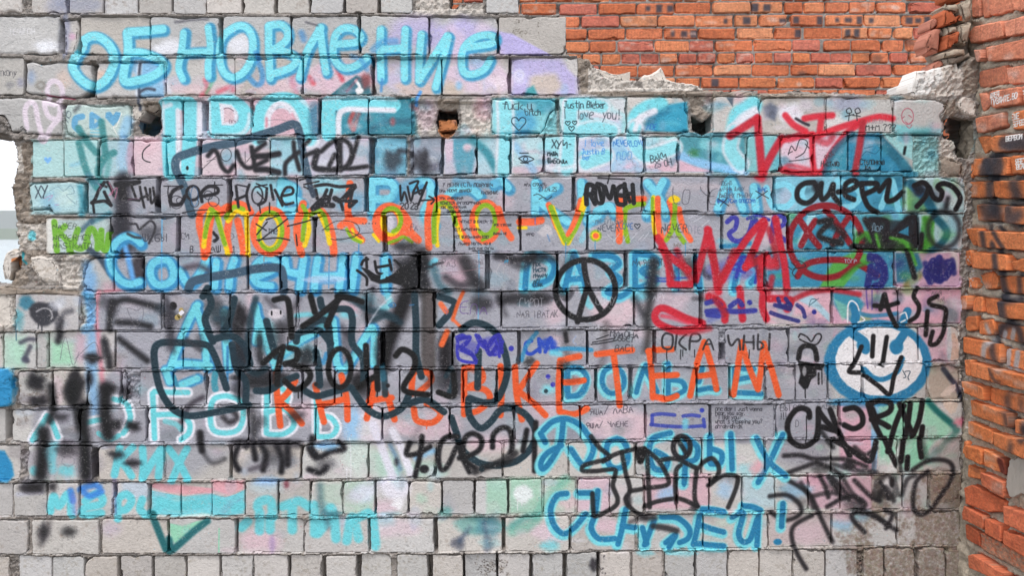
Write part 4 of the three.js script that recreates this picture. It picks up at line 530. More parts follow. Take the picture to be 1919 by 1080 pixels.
many('#33319a', 6, 0.5, '1366 484 1420 482 1370 500 1396 510|1390 486 1380 520|1404 484 1420 500 1416 530|1400 410 1420 404 1440 412', 0.85); many('#34339c', 9, 0.5, '1362 416 1372 408 1380 412 1377 428 1366 438 1374 450 1388 451 1402 438 1410 412|1414 409 1423 434|1450 407 1446 430 1445 452|1450 407 1466 406 1468 420 1452 432 1472 452', 0.88); W('#3c3ca0', 1370, 505, 50, 22, 0.45, 6); say('TOBA', 1400, 404, 8, '#3a6a7a', 1.3);
// black clouds and uprights in the middle
S('#2a282d', 30, 6, '790 478 776 500 766 540 748 590 728 640 718 686', 0.92); S('#1e1d21', 17, 3, '788 480 774 510 762 550 744 600 726 650 718 684', 0.95); W('#1e1d21', 790, 500, 16, 22, 0.8, 6); W('#252329', 795, 545, 14, 14, 0.6, 5); S('#2e5a68', 14, 4, '812 500 822 530 840 548', 0.7); S('#2c2a30', 14, 4, '836 520 860 534 890 530', 0.7); W('#2c2a30', 762, 506, 26, 24, 0.9, 8); W('#2e2b31', 760, 462, 22, 10, 0.8, 6); S('#2c2a30', 22, 5, '870 490 884 516 900 536', 0.85); S('#2d2a30', 18, 5, '834 640 834 690', 0.95); S('#36302f', 26, 4, '804 556 802 620 804 684', 0.8); S('#6c6261', 22, 5, '806 560 806 620 802 690', 0.6); W('#2f2c32', 900, 568, 20, 14, 0.85, 6); S('#2c2a30', 14, 4, '930 480 970 486 1000 480', 0.9); S('#343238', 20, 5, '940 560 980 562 1016 560', 0.8); S('#2f2d33', 16, 5, '1072 482 1060 500', 0.5); S('#2c2a2e', 16, 5, '1226 490 1218 560 1212 610', 0.85); S('#3a3636', 14, 5, '1216 620 1210 655', 0.8); S('#5a5254', 12, 5, '1136 606 1130 670 1124 690', 0.6); S('#5a5456', 14, 6, '1060 620 1064 690 1066 720', 0.7); W('#302c2e', 1290, 500, 22, 16, 0.7, 7); S('#4e4a50', 14, 5, '786 800 772 830', 0.3); W('#302c33', 850, 712, 26, 30, 0.7, 8); W('#332f36', 690, 730, 20, 16, 0.6, 7); S('#35323a', 10, 4, '935 560 948 590', 0.5); S('#37343c', 9, 3, '1315 490 1320 512 1330 520', 0.7); S('#2f2c30', 8, 2, '1300 560 1330 562', 0.5);
F('#232126', 1.2, '676 500 690 505 702 514 716 518 728 520 740 512 748 504 760 496 774 492 778 526 762 538 734 530 712 532 696 526 688 514'); many('#232126', 5, 0.4, '687 483 688 502|678 496 682 488 690 486|703 490 707 510 718 514|707 501 732 497|730 487 734 506|740 488 752 500 746 510|670 507 687 520 688 534'); W('#232228', 786, 516, 18, 32, 0.9, 6); F('#74cbe0', 0.6, '713 524 714 516 722 510 726 514 722 522'); many('#2b292e', 5, 0.5, '798 500 810 500|812 496 830 492', 0.7);
S('#3a3338', 12, 4, '830 480 870 484 890 500', 0.4); say('ГРАЗ', 820, 486, 14, '#6a5f66', 1.2); say('ЗОНЫ', 882, 486, 9, '#6a6066', 1.1); many('#8a6a72', 1.2, 0, '826 512 870 508 904 502', 0.7); many('#cfc6ca', 1.3, 0, '938 494 930 510 940 520|952 480 956 500', 0.5);
many('#2b2930', 12, 5, '1000 486 980 500 960 492|1010 560 970 556 940 566|1190 560 1206 590|1040 486 1020 480', 0.7); many('#3a3840', 9, 4, '640 612 660 640|700 540 690 600 700 640|560 560 540 600|440 610 470 640 500 640|500 560 520 580', 0.6); W('#26242a', 1000, 484, 26, 10, 0.7, 5); W('#26242a', 1018, 560, 22, 8, 0.7, 5); W('#2a282e', 1222, 520, 12, 40, 0.55, 6); E('#232126', 11, 0.8, 1097, 543, 56, 56); many('#29272c', 11, 0.8, '1094 490 1096 510 1102 538|1100 540 1090 572 1082 603|1102 540 1116 566 1130 588'); S('#29272c', 12, 1.2, '1046 540 1060 560 1070 548', 0.6);
say('NAЯ IВАТАК', 969, 582, 13, '#4a4850', 1.1); say('ГИРОТ', 974, 560, 15, '#dcdbe2', 1.1, { a: 0.6 }); say('ОВНУ', 1116, 556, 16, '#e2e2e8', 1.2, { a: 0.5 }); say('АРУ', 1224, 550, 14, '#e2e2e8', 1.2, { a: 0.5 });
// cyan and slate letters of the middle band
duo('#3f8cba', 20, 2, 0, '#78d0dc', 13, '370 572 352 604 330 660 320 690|366 576 382 620 386 650 388 690|322 684 350 682 394 686|420 584 424 630 428 690|480 575 484 606 480 640|486 600 500 640 518 690|606 586 614 600 594 620 560 640 520 670|624 602 628 640 632 682 646 692 666 664 684 634 698 614 702 640 700 682|310 694 318 716|340 722 370 710'); W('#78d0dc', 560, 660, 36, 20, 0.5, 5); W('#78d0dc', 505, 630, 16, 30, 0.6, 5); W('#78d0dc', 650, 590, 16, 6, 0.8, 4); S('#3f8cba', 9, 1.2, '594 668 606 680 612 664', 0.9); S('#78d0dc', 12, 2, '726 552 730 570 716 580', 0.8); S('#78d0dc', 9, 1.5, '556 592 580 590 600 598', 0.8); W('#6cc4d8', 690, 560, 10, 8, 0.7); S('#3a7fb0', 5, 0.6, '428 650 426 720 424 740', 0.8); S('#4a9cd0', 8, 1, '404 598 428 600', 0.4); S(teal, 12, 1, '404 700 402 716 404 730', 0.9); S('#3a8aa4', 8, 1, '326 706 334 730 340 734', 0.9);
// white and turquoise word low on the left
for (const [c, w] of [[white, 20], ['#74cdd4', 10]]) many(c, w, 0.9, '286 738 288 780 290 822|290 734 320 736 352 736|292 778 332 778 354 792 354 812 340 824|425 742 402 748 394 776 400 806 425 812 448 804 456 776 448 750 425 742|500 732 500 776 500 812|502 730 524 726 540 740 536 756|504 772 530 766 548 780 550 800 530 814 504 814|594 738 594 814|598 780 620 782 632 800 622 816 598 818|214 748 236 756 246 780 240 800 232 812|164 792 180 788 196 786|60 826 76 800 88 780|92 782 100 800 108 820|64 818 70 812 66 822');
W(grey, 522, 786, 12, 10, 0.8, 2); S('#74cdd4', 9, 0.8, '186 812 206 824 224 816'); S('#74cdd4', 10, 1, '310 790 330 796 340 806', 0.7);
S('#3a353c', 10, 3, '436 770 444 784 430 792 418 782', 0.9); S('#3d3840', 9, 3, '380 745 356 760 340 790', 0.8); W('#37343a', 490, 790, 10, 12, 0.5, 4); S('#3a363c', 9, 3, '372 812 376 840 396 868 420 862', 0.6);
// blue on turquoise, course 11
duo('#86d4de', 19, -2, 3, '#2d7ba2', 10, '1064 694 1064 742|1064 692 1088 692 1100 712 1086 738 1064 744|1148 686 1132 696 1128 716 1138 734 1154 736 1168 722 1166 700 1152 686|1210 684 1200 710 1193 736|1208 690 1222 714 1232 736|1252 682 1252 742|1256 712 1278 716 1282 732 1256 744|1316 690 1310 716|1310 732 1330 728 1346 730|1376 692 1376 736|1376 690 1412 692|1380 736 1426 738|1378 712 1410 706'); E('#2d7ba2', 8, 1, 1078, 716, 22, 28, 0.8); W('#86d4de', 1028, 730, 14, 8, 0.9, 4); W('#3c3aa4', 1027, 706, 4.5, 4.5, 1, 0.5); W('#3c3aa4', 1036, 721, 4.5, 4.5, 1, 0.5); W('#2f4650', 1023, 733, 4, 4, 1, 0.5);
// orange capitals
const O2 = '#e25c30';
many(O2, 12, 0.8, '518 700 520 740 526 798|554 714 540 736 524 752|526 754 546 770 566 794|592 722 600 760 608 790|640 704 650 748 652 786|600 758 624 754 646 748|702 716 696 748 688 784|722 736 732 760 740 786|692 752 716 748 734 746|775 694 772 720 772 738|776 696 800 698 808 714 784 736|776 766 782 788 810 792 826 776 814 762 800 756|870 692 870 730 870 776|872 690 898 690 904 712 880 724|874 726 908 730 918 748 898 768 878 774|938 686 940 730 938 778|965 688 968 738 978 786|1006 682 988 708 970 734|970 732 998 754 1022 778|1050 676 1047 720 1048 770|1050 678 1066 672 1086 668|1054 717 1076 716 1094 713|1050 772 1076 776 1100 766|1118 664 1150 660 1184 656|1150 668 1156 714 1161 760|1214 658 1238 656 1260 655|1216 660 1222 706 1224 746|1222 706 1246 704 1268 703|1226 744 1250 748 1268 742|1320 642 1306 684 1293 742|1320 642 1332 680 1343 730|1306 706 1334 702|1374 740 1382 690 1390 642|1390 642 1404 690 1420 730|1420 728 1426 690 1431 650|1431 644 1444 690 1458 740', 0.97);
S('#8a2c1c', 10, 3, '1066 714 1084 712', 0.4); S('#b84a2c', 8, 2, '876 690 900 700', 0.5); drip(O2, 800, 790, 14, 2);
for (const [x, y, rx, ry, k] of [[452, 592, 14, 24, 0.85], [452, 660, 14, 28, 0.8], [488, 656, 8, 30, 0.7], [574, 668, 18, 20, 0.75], [500, 708, 56, 12, 0.75], [488, 722, 26, 10, 0.7], [714, 656, 10, 36, 0.9], [674, 716, 18, 18, 0.9], [530, 612, 14, 10, 0.6], [446, 620, 10, 14, 0.7], [610, 720, 24, 10, 0.4], [556, 780, 14, 12, 0.6], [476, 800, 10, 22, 0.6], [470, 772, 10, 12, 0.5]]) W('#222026', x, y, rx, ry, Math.min(0.95, k + 0.08), 6);
const SL = '#243f4c'; for (const [x, y, rx, ry, k] of [[420, 610, 20, 26, 0.6], [400, 572, 16, 14, 0.6], [520, 640, 16, 24, 0.5], [650, 650, 12, 30, 0.4], [836, 660, 16, 34, 0.75], [600, 600, 20, 12, 0.45], [690, 580, 12, 24, 0.5], [460, 740, 16, 10, 0.5], [820, 716, 26, 14, 0.5]]) W('#26242a', x, y, rx, ry, k, 6); for (const [x, y, l] of [[540, 632, 16], [568, 612, 14], [690, 690, 18], [560, 730, 16], [707, 730, 14], [778, 740, 12], [640, 728, 14]]) drip('#1b191c', x, y, l, 2.4);
many(SL, 13, 0.7, '425 728 412 690 400 660 386 646 340 643 302 643 289 658 293 700 302 735 322 765 355 780 410 772 466 760|400 636 436 630 460 650 470 682|436 646 444 690 460 716 460 752|480 733 505 732 530 716 556 705|566 728 592 742 620 736 656 726|600 562 608 580 650 580 660 598 660 642 680 672 682 716|572 612 604 600 616 614 620 666|500 602 510 640 518 668|556 640 562 624 598 620 620 644|592 660 598 690 600 722|660 728 686 764 718 780 752 766 766 742|768 756 798 750 832 772|822 556 850 566 850 578 823 610|865 618 890 605 925 620 946 660 950 702 932 748 906 754 880 746|878 748 880 778 900 802 920 790 938 768 965 766 990 782 1004 812 994 842 966 866 930 872 896 866 866 842 856 812 846 782|897 658 895 726|777 552 780 610 780 664 790 706|388 546 396 570 384 600 400 640|440 560 430 600 420 620|380 556 390 540', 0.97);
many(SL, 12, 2.5, '640 550 690 580 720 586 750 604|700 600 720 592 740 596|480 560 470 600 466 650|442 672 476 700 500 690', 0.85); W('#30404a', 410, 590, 22, 20, 0.75, 6); W('#2f3a44', 450, 670, 14, 24, 0.6, 6); W('#33363e', 445, 730, 10, 14, 0.7, 5); S(SL, 9, 1, '836 706 846 690 848 716 840 740', 0.9); S(SL, 12, 1, '720 700 722 740', 0.9); S('#2f6a80', 12, 1.5, '716 690 718 710', 0.7);
many('#1b191c', 11, 1, '515 562 538 560 544 586 547 632|582 556 590 586|636 560 600 590 567 612|632 556 660 560 678 566|632 564 612 612|495 680 512 664 532 650|530 656 522 690 520 720|542 652 557 657 555 675 535 682|545 682 578 694 580 712 556 730 534 714|686 648 688 690|706 690 708 730|672 726 690 714 706 704|742 667 755 655 776 668 776 692 757 730 802 740|850 702 850 742 822 736'); E('#1b191c', 10, 1, 637, 690, 21, 36); W('#2b282c', 727, 723, 4, 4, 1, 0.8); W('#2b282c', 593, 720, 4, 4, 1, 0.8); W('#241f22', 324, 574, 7, 8, 1, 0.8); W('#2c2a30', 312, 585, 10, 16, 0.6, 4); W('#33303a', 318, 600, 12, 16, 0.7, 6);
S('#d86030', 7, 1, '868 548 858 570 848 600', 0.95); S('#ec7044', 10, 1, '826 570 836 584', 0.9); S('#e86a38', 11, 1.2, '838 622 828 646', 0.95); S('#e0683c', 6, 1, '850 600 862 612', 0.9); say('ЕПА', 862, 567, 22, '#6a4f8a', 1.4, { wide: 0.85 }); say('Ч', 832, 580, 11, '#8a6fa0', 1.1);
many('#3a6f9a', 1.6, 0.2, '728 572 736 567 742 573 734 576 728 572|768 572 776 571'); W('#3a7aa8', 734, 572, 3, 2.5, 1, 0.4); S('#d8d8e0', 3, 1, '690 610 712 576 734 556', 0.6);
many('#3b3aa6', 6, 0.6, '856 632 868 628 876 640 858 652|858 634 860 672 890 680|864 650 886 664 892 680|892 628 900 644 912 652 924 640 934 628|914 660 930 664 942 640|900 640 892 660|930 640 936 668'); W('#3b3aa6', 876, 650, 22, 16, 0.5, 4); W('#3b3aa6', 922, 646, 18, 16, 0.55, 4); many('#33329c', 8, 0.6, '858 636 880 632 872 646 862 654 884 664 892 676|896 630 912 650 924 634 936 630 940 660|908 640 918 664 930 650'); W('#3b3aa6', 958, 653, 5, 5, 1, 0.6); many('#2d4cae', 7, 0.5, '996 640 986 644 986 660 996 664 1008 656|1010 636 1012 660|1012 638 1022 648 1032 634 1036 652 1048 654|1030 640 1022 660'); W('#2d4cae', 1028, 646, 16, 12, 0.85, 2); S('#3a8fba', 8, 1, '1034 660 1060 654 1108 656', 0.9); S('#7accdc', 9, 2, '1034 662 1050 664', 0.9); many('#2f86b0', 8, 1, '1006 624 986 650 978 676', 0.8); S('#2b292e', 8, 1.5, '1060 626 1062 640', 0.9); W('#302c30', 992, 678, 10, 8, 0.8, 3); W('#343036', 1056, 684, 10, 8, 0.6, 4); S('#9ab0d8', 2, 0.5, '1080 630 1074 640 1080 646', 0.6);
say('МИЛОНА', 1144, 619, 11, ink, 1.5, { wide: 0.82, rot: 0.08 }); say('УБЬЁТ', 1150, 628, 10, ink, 1.5, { rot: 0.1, wide: 0.8 }); say('ВАС!', 1152, 646, 12, ink, 1.4, { wide: 0.8 }); many(ink, 2, 0.2, '1118 636 1140 628|1108 646 1130 643 1156 638|1110 642 1152 634');
say('ОКРА', 1240, 626, 30, '#2e2c30', 4, { wide: 0.86 }); say('ИНЫ', 1366, 628, 28, '#2e2c30', 4, { wide: 0.95 }); for (const [x, l] of [[1250, 22], [1276, 18], [1280, 12], [1302, 14], [1404, 16]]) drip('#2e2c30', x, 656, l, 2);
// pen notes on the pink course
say('яша/ ЛаВА', 1105, 763, 14, '#4a444c', 1.4, { wide: 0.75, rot: -0.05 }); say('яша/ члене', 1098, 789, 13, '#4a444c', 1.4, { wide: 0.75, rot: -0.05 }); for (const [t, y] of [['one day I just wonna', 763], ['hear you say.', 771], ['"I like you!"', 779], ["what's stopping you?", 787], ['ah-ah-ah-ah', 796]]) say(t, 1341, y, 7.5, ink, 1.25, { wide: 0.62, a: 0.88 });
many('#3947a4', 7, 0.5, '1222 778 1240 776 1264 778|1280 780 1296 778 1310 780|1220 796 1250 799 1290 800 1318 798|1222 780 1222 796|1318 786 1320 800', 0.85); W('#3947a4', 1315, 769, 4.5, 4.5, 1, 0.6); S('#7accdc', 12, 2, '1284 790 1284 800', 0.8);
say('ВЫ ВСЕ', 1461, 758, 12, '#44434a', 1.3, { wide: 0.8 }); say('ГАВНО', 1530, 757, 10, '#5a5960', 1.2, { wide: 0.85 }); say('!!!', 1461, 774, 12, '#3a393f', 1.5, { wide: 0.4 }); say('D', 1490, 788, 12, '#5a5960', 1.2);
// white streaks and black tag below
S('#e2deea', 16, 2, '700 796 716 840 736 894', 0.9); S('#e6e2ec', 15, 2, '736 806 752 840 770 890', 0.95); S('#5a7fa0', 8, 3, '732 836 742 856 750 880', 0.7); W('#34343c', 743, 866, 4, 8, 0.8, 3); S(sky, 12, 3, '780 858 800 850 812 846', 0.8); many('#e6e4e8', 1.6, 0.2, '650 878 650 900 652 912|656 820 658 880 656 904', 0.7);
many('#232126', 10, 1.6, '768 830 762 852 782 851 806 838|791 818 788 850 778 893|857 818 840 818 828 828 822 850 824 874 832 880 842 868 858 836 866 856 880 884|861 858 884 852 900 840 902 822 886 812 872 820 868 842 874 864 890 876|923 838 925 814 942 801 956 808 960 836 956 850|980 846 987 806|1004 792 1002 836 1002 884'); S('#232126', 13, 3, '890 884 920 872 950 866 966 850', 0.8); W('#2a272c', 795, 880, 9, 8, 1, 1.2); W('#24363f', 903, 879, 5, 5, 1, 1); S('#2a272c', 11, 2, '930 868 950 856', 0.7); 
many('#232127', 11, 3, '376 812 378 846|450 830 440 860 448 880|462 836 474 832 480 860|490 832 500 852 494 880|520 834 530 860 528 884|540 830 540 870|580 840 600 856 620 846 644 842 636 830|580 880 600 886 612 876|586 820 584 846 592 858'); W('#37343b', 520, 850, 30, 20, 0.5, 8); S('#35323a', 14, 4, '440 830 500 828 560 832', 0.8); W('#35323a', 608, 870, 20, 12, 0.5, 6); S('#403a42', 9, 3, '470 880 500 870', 0.6); W('#7fb4dc', 612, 836, 24, 6, 0.8, 5); W('#8fb8e0', 510, 900, 30, 5, 0.6, 5);
// turquoise words on the low courses
many('#72cbd4', 14, 1.2, '226 838 222 862 216 890|250 838 232 856 222 862|224 862 238 876 248 892|268 840 270 870 268 896|270 894 284 870 300 846|302 842 300 870 298 894|316 842 336 870 352 900|350 842 336 868 322 902'); many('#72cbd4', 15, 1.4, '96 958 102 930 112 948 130 926 136 966|160 940 180 926 192 934 188 946 160 952 158 966 190 962|222 938 222 972|222 934 238 926 248 938 238 954 224 956|268 936 264 954 280 966 300 950'); many('#72cbd4', 18, 1.8, '300 940 330 950 380 944|400 936 430 950 452 948|484 950 488 940 508 938 512 968|488 960 486 996|506 970 506 994|530 950 560 940 578 950|548 950 548 994|590 946 590 1000|604 980 622 952 630 1010|650 1014 660 970 672 1010|596 1000 616 976|664 975 690 962|698 968 702 1000 704 1024|452 990 464 978', 0.95); many('#3f80d0', 12, 2, '134 920 138 938|158 914 176 910 186 914|152 918 168 930 190 922', 0.85); S('#8f80c0', 9, 4, '138 930 142 960', 0.5); S('#8f80c0', 7, 4, '216 900 216 960', 0.5); S('#8f80c0', 6, 3, '170 890 166 904', 0.5); S('#b8c0e0', 9, 2, '36 926 80 922', 0.3);
many('#22666c', 13, 1.6, '286 964 296 990 312 1030|390 976 366 994 330 1026 318 1034|318 1010 322 1028', 0.95); drip('#7fd0a8', 412, 990, 44, 2); S('#46666c', 14, 4, '600 910 602 940 606 960', 0.6); S('#7fb0c0', 12, 3, '420 958 432 944', 0.6); S('#50505c', 9, 4, '610 960 616 990', 0.4); W('#36616e', 628, 962, 14, 5, 0.7, 4); W('#7c3040', 537, 908, 5, 7, 0.7, 2);
W('#72cbd4', 66, 882, 8, 9, 0.9, 2); S('#72cbd4', 16, 3, '104 836 98 860 100 880', 0.7); W('#72cbd4', 128, 882, 16, 12, 0.8, 4); E('#8a8890', 2, 0.8, 130, 864, 12, 9, 0.7);
// soft black runs far left
many('#322f35', 24, 6, '80 808 82 850 78 892|158 760 156 800 162 850 164 892|200 726 198 770 204 818', 0.92); for (const [x, y, a, b, k] of [[68, 716, 20, 16, 0.8], [140, 728, 20, 30, 0.85], [74, 752, 20, 10, 0.75], [66, 914, 26, 14, 0.75], [100, 912, 10, 8, 0.6], [176, 672, 16, 9, 0.95], [205, 728, 14, 8, 0.8], [218, 796, 12, 10, 0.8], [250, 798, 14, 9, 0.85], [220, 852, 14, 8, 0.7], [250, 868, 14, 7, 0.7], [128, 840, 22, 14, 0.5], [236, 735, 10, 14, 0.5], [170, 710, 6, 14, 0.7], [84, 996, 10, 16, 0.6], [132, 996, 14, 9, 0.55], [112, 782, 16, 8, 0.5]]) { W('#2a282e', x, y, a, b, Math.min(0.95, k + 0.1), 5); W('#1d1c20', x, y, a * 0.5, b * 0.5, k * 0.8, 4); } many('#1b1a1e', 14, 4, '80 812 82 850 78 888|158 764 157 800 162 850 163 888|200 730 198 770 203 814|96 724 100 760 92 790|132 720 140 760 150 800', 0.85); S('#322f36', 10, 5, '94 980 78 1020', 0.5); S('#6b6e78', 12, 5, '120 810 150 820', 0.5); W('#6fb7c4', 96, 850, 8, 20, 0.5, 5);
many('#26242a', 12, 3.4, '212 566 208 590 206 618|215 568 240 562 296 576|222 604 254 606 282 612|224 636 250 656 276 676|196 640 204 670 206 686|116 600 112 626 108 640', 0.9); W('#38353d', 200, 566, 14, 12, 0.6, 6); W('#2f2d35', 214, 580, 8, 14, 0.6, 5); W('#34404e', 300, 580, 8, 10, 0.6, 4); S('#3c3a44', 10, 3, '310 560 322 590 312 616', 0.7); W('#303038', 320, 640, 9, 24, 0.7, 6); W('#35343c', 375, 640, 8, 14, 0.5, 5); W('#34313a', 195, 650, 7, 22, 0.55, 5); S('#3c3a42', 9, 3, '350 636 376 656', 0.7);
W('#3f7a90', 50, 567, 14, 12, 0.95, 3); S('#4f9aa8', 10, 4, '40 590 34 600', 0.6); F('#3f3f46', 2, '56 578 62 570 74 566 90 568 102 566 110 576 112 590 104 602 92 610 80 612 68 604 58 592'); S('#9a989c', 3, 0.6, '70 584 82 578 94 580 100 590 98 598'); drip('#45454b', 81, 608, 14, 2.4); drip('#45454b', 74, 604, 12, 2); drip('#3f6a78', 32, 606, 32, 2); S('#54525a', 10, 3, '110 606 122 588 136 582', 0.8); W('#dcdce4', 106, 572, 12, 8, 0.7, 4);
many('#4a4a58', 8, 2, '40 642 54 636 64 636|58 650 50 666|48 672 52 676', 0.85); W('#4a4a5c', 48, 674, 7, 6, 0.8, 2); many('#6a686e', 1.1, 0, '112 676 122 632 136 684 148 660|140 674 176 642 184 670 150 668|250 580 240 578 246 596 256 612 268 596 268 576 258 582 250 580', 0.8); W(cyan, 58, 442, 8, 10, 1, 1);
S('#3a9aa4', 4, 0.5, '41 474 42 486 47 494'); many('#9a948e', 1, 0, '128 500 140 492 148 504 138 516 128 510', 0.7); W('#7fa8d0', 172, 528, 12, 14, 0.7, 6); W('#c69aa8', 205, 538, 12, 10, 0.5, 5);
// reds on the right
const RD = '#be2032', DR = '#951c2a';
many(RD, 15, 1.6, '1369 254 1394 238 1419 222|1419 222 1423 270 1428 326|1430 322 1446 290 1464 260', 0.93); many('#d02c3c', 12, 1.5, '1472 216 1488 234 1510 246|1508 222 1530 218 1560 216|1540 222 1536 250|1530 256 1570 240 1617 226 1646 219 1672 222|1468 262 1496 256 1524 252|1521 253 1522 290 1526 322|1468 319 1500 324 1542 323|1542 323 1552 296 1584 252 1612 232', 0.92); S('#a82c38', 13, 1.5, '1617 230 1612 270 1602 324', 0.95); many('#2a6a80', 13, 2, '1547 324 1560 288 1578 268 1596 252', 0.8); W('#d8a8b0', 1490, 282, 12, 10, 0.4, 5); S('#d64456', 10, 3, '1480 262 1500 252', 0.6); S('#c03444', 12, 2.5, '1530 262 1550 268 1560 256', 0.7); W('#d03040', 1425, 334, 10, 8, 0.9, 3); S('#c83444', 7, 2, '1466 316 1480 310 1520 318', 0.7);
many(RD, 14, 1.2, '1232 446 1242 462 1252 495 1256 532|1240 466 1264 488 1290 506|1256 532 1276 534 1298 532|1326 430 1334 462 1346 546|1328 432 1316 480 1304 526|1430 414 1402 444 1374 488 1354 526|1432 420 1412 470 1398 502|1398 500 1418 490 1436 478|1428 486 1426 510 1426 542|1452 410 1462 460 1470 500 1474 542|1316 606 1286 597 1244 578 1228 588 1234 606 1272 620 1318 612|1328 556 1352 570 1358 600|1386 542 1388 570 1391 598|1430 546 1428 574 1436 598|1440 560 1480 562 1476 580', 0.95); W('#d22c3c', 1444, 492, 12, 12, 0.9, 3); S('#d8344a', 8, 2, '1240 592 1262 596 1290 606', 0.7); W('#d0303e', 1336, 556, 16, 12, 0.6, 5); S('#b02834', 12, 2, '1260 620 1290 624 1330 616', 0.6);
many('#2f3494', 10, 0.8, '1324 568 1340 564 1350 572|1324 584 1350 582 1380 584 1414 582|1368 574 1382 564 1390 572|1326 590 1346 592', 0.9); W('#2f3494', 1404, 567, 5, 5, 1, 0.6); S('#4a58b0', 12, 3, '1330 600 1352 590', 0.4);
E(DR, 12, 1, 1546, 453, 68, 68); many(DR, 12, 1, '1498 414 1516 440 1534 462|1526 414 1512 436 1500 460|1546 392 1570 424 1592 456|1588 408 1572 432 1560 456|1494 518 1514 494 1560 487 1600 492 1644 516'); S('#b02a36', 10, 1.6, '1486 562 1520 548 1560 544 1610 552', 0.9); S('#c03848', 9, 2, '1474 540 1472 580', 0.9);
many('#b41c2c', 12, 2, '1268 470 1282 500 1296 524|1330 470 1342 500 1350 536|1376 470 1364 500 1350 520|1440 430 1450 460 1456 500|1340 560 1360 590|1446 520 1440 548', 0.8); many('#8e1826', 9, 2, '1250 480 1262 520|1410 470 1424 520', 0.7);
many('#201e24', 13, 3, '1640 414 1660 440 1700 430|1610 440 1640 462 1690 462|1700 410 1712 440 1708 466|1550 420 1580 440 1560 460', 0.75); many('#3f8a2c', 9, 2, '1604 452 1622 440 1640 466|1732 410 1738 440 1730 466|1580 520 1606 500 1640 486', 0.85); many('#2a2c78', 11, 1.6, '1628 486 1650 494 1660 520 1648 538|1734 494 1746 520 1752 488 1760 524 1766 490 1776 516 1784 488 1788 512', 0.85);
// black on the blue end
many('#1f1e23', 10, 0.9, '1524 342 1506 344 1493 356 1494 374 1510 381 1526 370 1531 356 1524 342|1538 344 1536 362 1540 374 1552 364 1560 346 1560 366 1573 382|1569 360 1592 356 1606 346 1598 338 1584 346 1584 366 1600 374|1613 344 1618 368 1628 388 1644 398|1616 344 1642 344 1640 354 1620 364|1648 358 1666 338 1662 374 1676 374 1692 360|1712 348 1728 342 1738 352 1732 370 1717 387|1740 352 1748 370 1760 374 1764 360 1756 350 1768 344 1786 352 1798 372 1790 392'); W('#25242a', 1528, 352, 8, 10, 0.8, 3); W('#25242a', 1722, 356, 12, 10, 0.8, 3); S('#25242a', 9, 3, '1775 372 1772 388', 0.9);
many('#26252a', 11, 1.6, '1534 416 1556 414 1534 442 1576 456|1620 412 1634 440 1640 466|1630 412 1660 416 1656 450|1664 448 1690 420 1714 408 1716 460|1664 450 1690 440 1712 446|1700 470 1714 520|1596 462 1640 462|1726 440 1724 464'); F('#2a292e', 3, '1624 410 1700 414 1716 404 1720 462 1690 448 1668 468 1640 456', 0.75); F('#3a86a4', 1.5, '1682 436 1702 424 1702 442', 0.9); many('#4f9a36', 6, 1.5, '1668 446 1690 452 1706 470 1716 496|1640 440 1646 462', 0.9); E('#2b2b30', 10, 3, 1768, 430, 30, 34, 0.75); say('Дор', 1632, 420, 14, '#8fb0c4', 1.2); say('тогр', 1582, 484, 9, '#9cc4d0', 1.2, { wide: 0.8 });
many('#2a2d7c', 14, 1.2, '1630 480 1646 490 1640 520|1640 482 1656 500 1652 530 1640 536|1632 500 1626 536|1748 490 1736 514 1762 526|1760 484 1756 520 1772 520|1776 492 1784 500 1776 514|1740 520 1744 528', 0.92); W('#262a70', 1756, 505, 18, 12, 0.45, 5); W('#2a2d7c', 1680, 495, 12, 8, 0.5, 5); many('#2a2d7c', 8, 0.6, '1458 560 1464 574 1480 570|1444 586 1460 592 1496 602|1472 560 1482 574|1494 572 1504 580 1508 594|1452 572 1480 580', 0.9); W('#2a2d8c', 1526, 585, 4.5, 4.5, 1, 0.5); many('#3a5a6a', 1.5, 0, '1516 576 1520 562 1530 562 1518 572|1526 566 1534 560', 0.9); many('#2a2a30', 1.8, 0.2, '1482 492 1490 500 1484 512 1492 520|1490 486 1504 492 1508 500 1486 504|1476 500 1484 506', 0.8);
// round smiling face
F('#2d7ba4', 1.5, ring(1644, 680, 101, 81)); F('#ebe9ea', 0.8, ring(1646, 677, 82, 65)); many('#2d7ba4', 17, 0.8, '1600 570 1604 588 1602 600|1700 584 1692 604|1598 626 1618 640 1622 656|1696 622 1684 640 1678 656'); many('#ebe9ea', 3, 0.5, '1588 604 1589 572 1596 564 1606 572 1612 590 1620 600 1608 604|1686 590 1696 586 1700 598|1688 604 1696 600'); W('#2d7ba4', 1617, 647, 12, 14, 1, 1.2); W('#2d7ba4', 1679, 650, 13, 14, 1, 1.2); S('#2d7ba4', 10, 0.8, '1618 692 1636 708 1656 710 1680 696 1690 672'); S('#2d7ba4', 8, 1, '1600 584 1632 592 1680 588', 0.8); W('#2d7ba4', 1610, 754, 60, 8, 0.7, 5);
many('#232226', 9, 0.8, '1636 630 1634 668|1661 632 1653 684|1614 650 1602 678 1590 696 1612 698|1622 706 1646 724 1666 738 1674 704 1688 670'); many('#2f4a5a', 1.6, 0, '1690 694 1696 706 1692 708|1694 696 1704 696 1700 706 1702 712'); 
many('#232126', 9, 0.9, '1658 552 1666 584 1680 612|1656 554 1650 580|1638 573 1660 574 1682 568|1718 540 1712 556 1722 574 1718 592 1704 602|1757 555 1742 563 1746 572 1772 580 1770 606 1766 626 1754 644 1742 644 1747 622|1738 584 1734 628'); W('#232126', 1682, 550, 8, 4, 0.6, 3); say('АЛИЯ', 1746, 545, 8, '#6a5a66', 1); say('ЮЛЯ', 1758, 557, 7, '#6a5a66', 1);
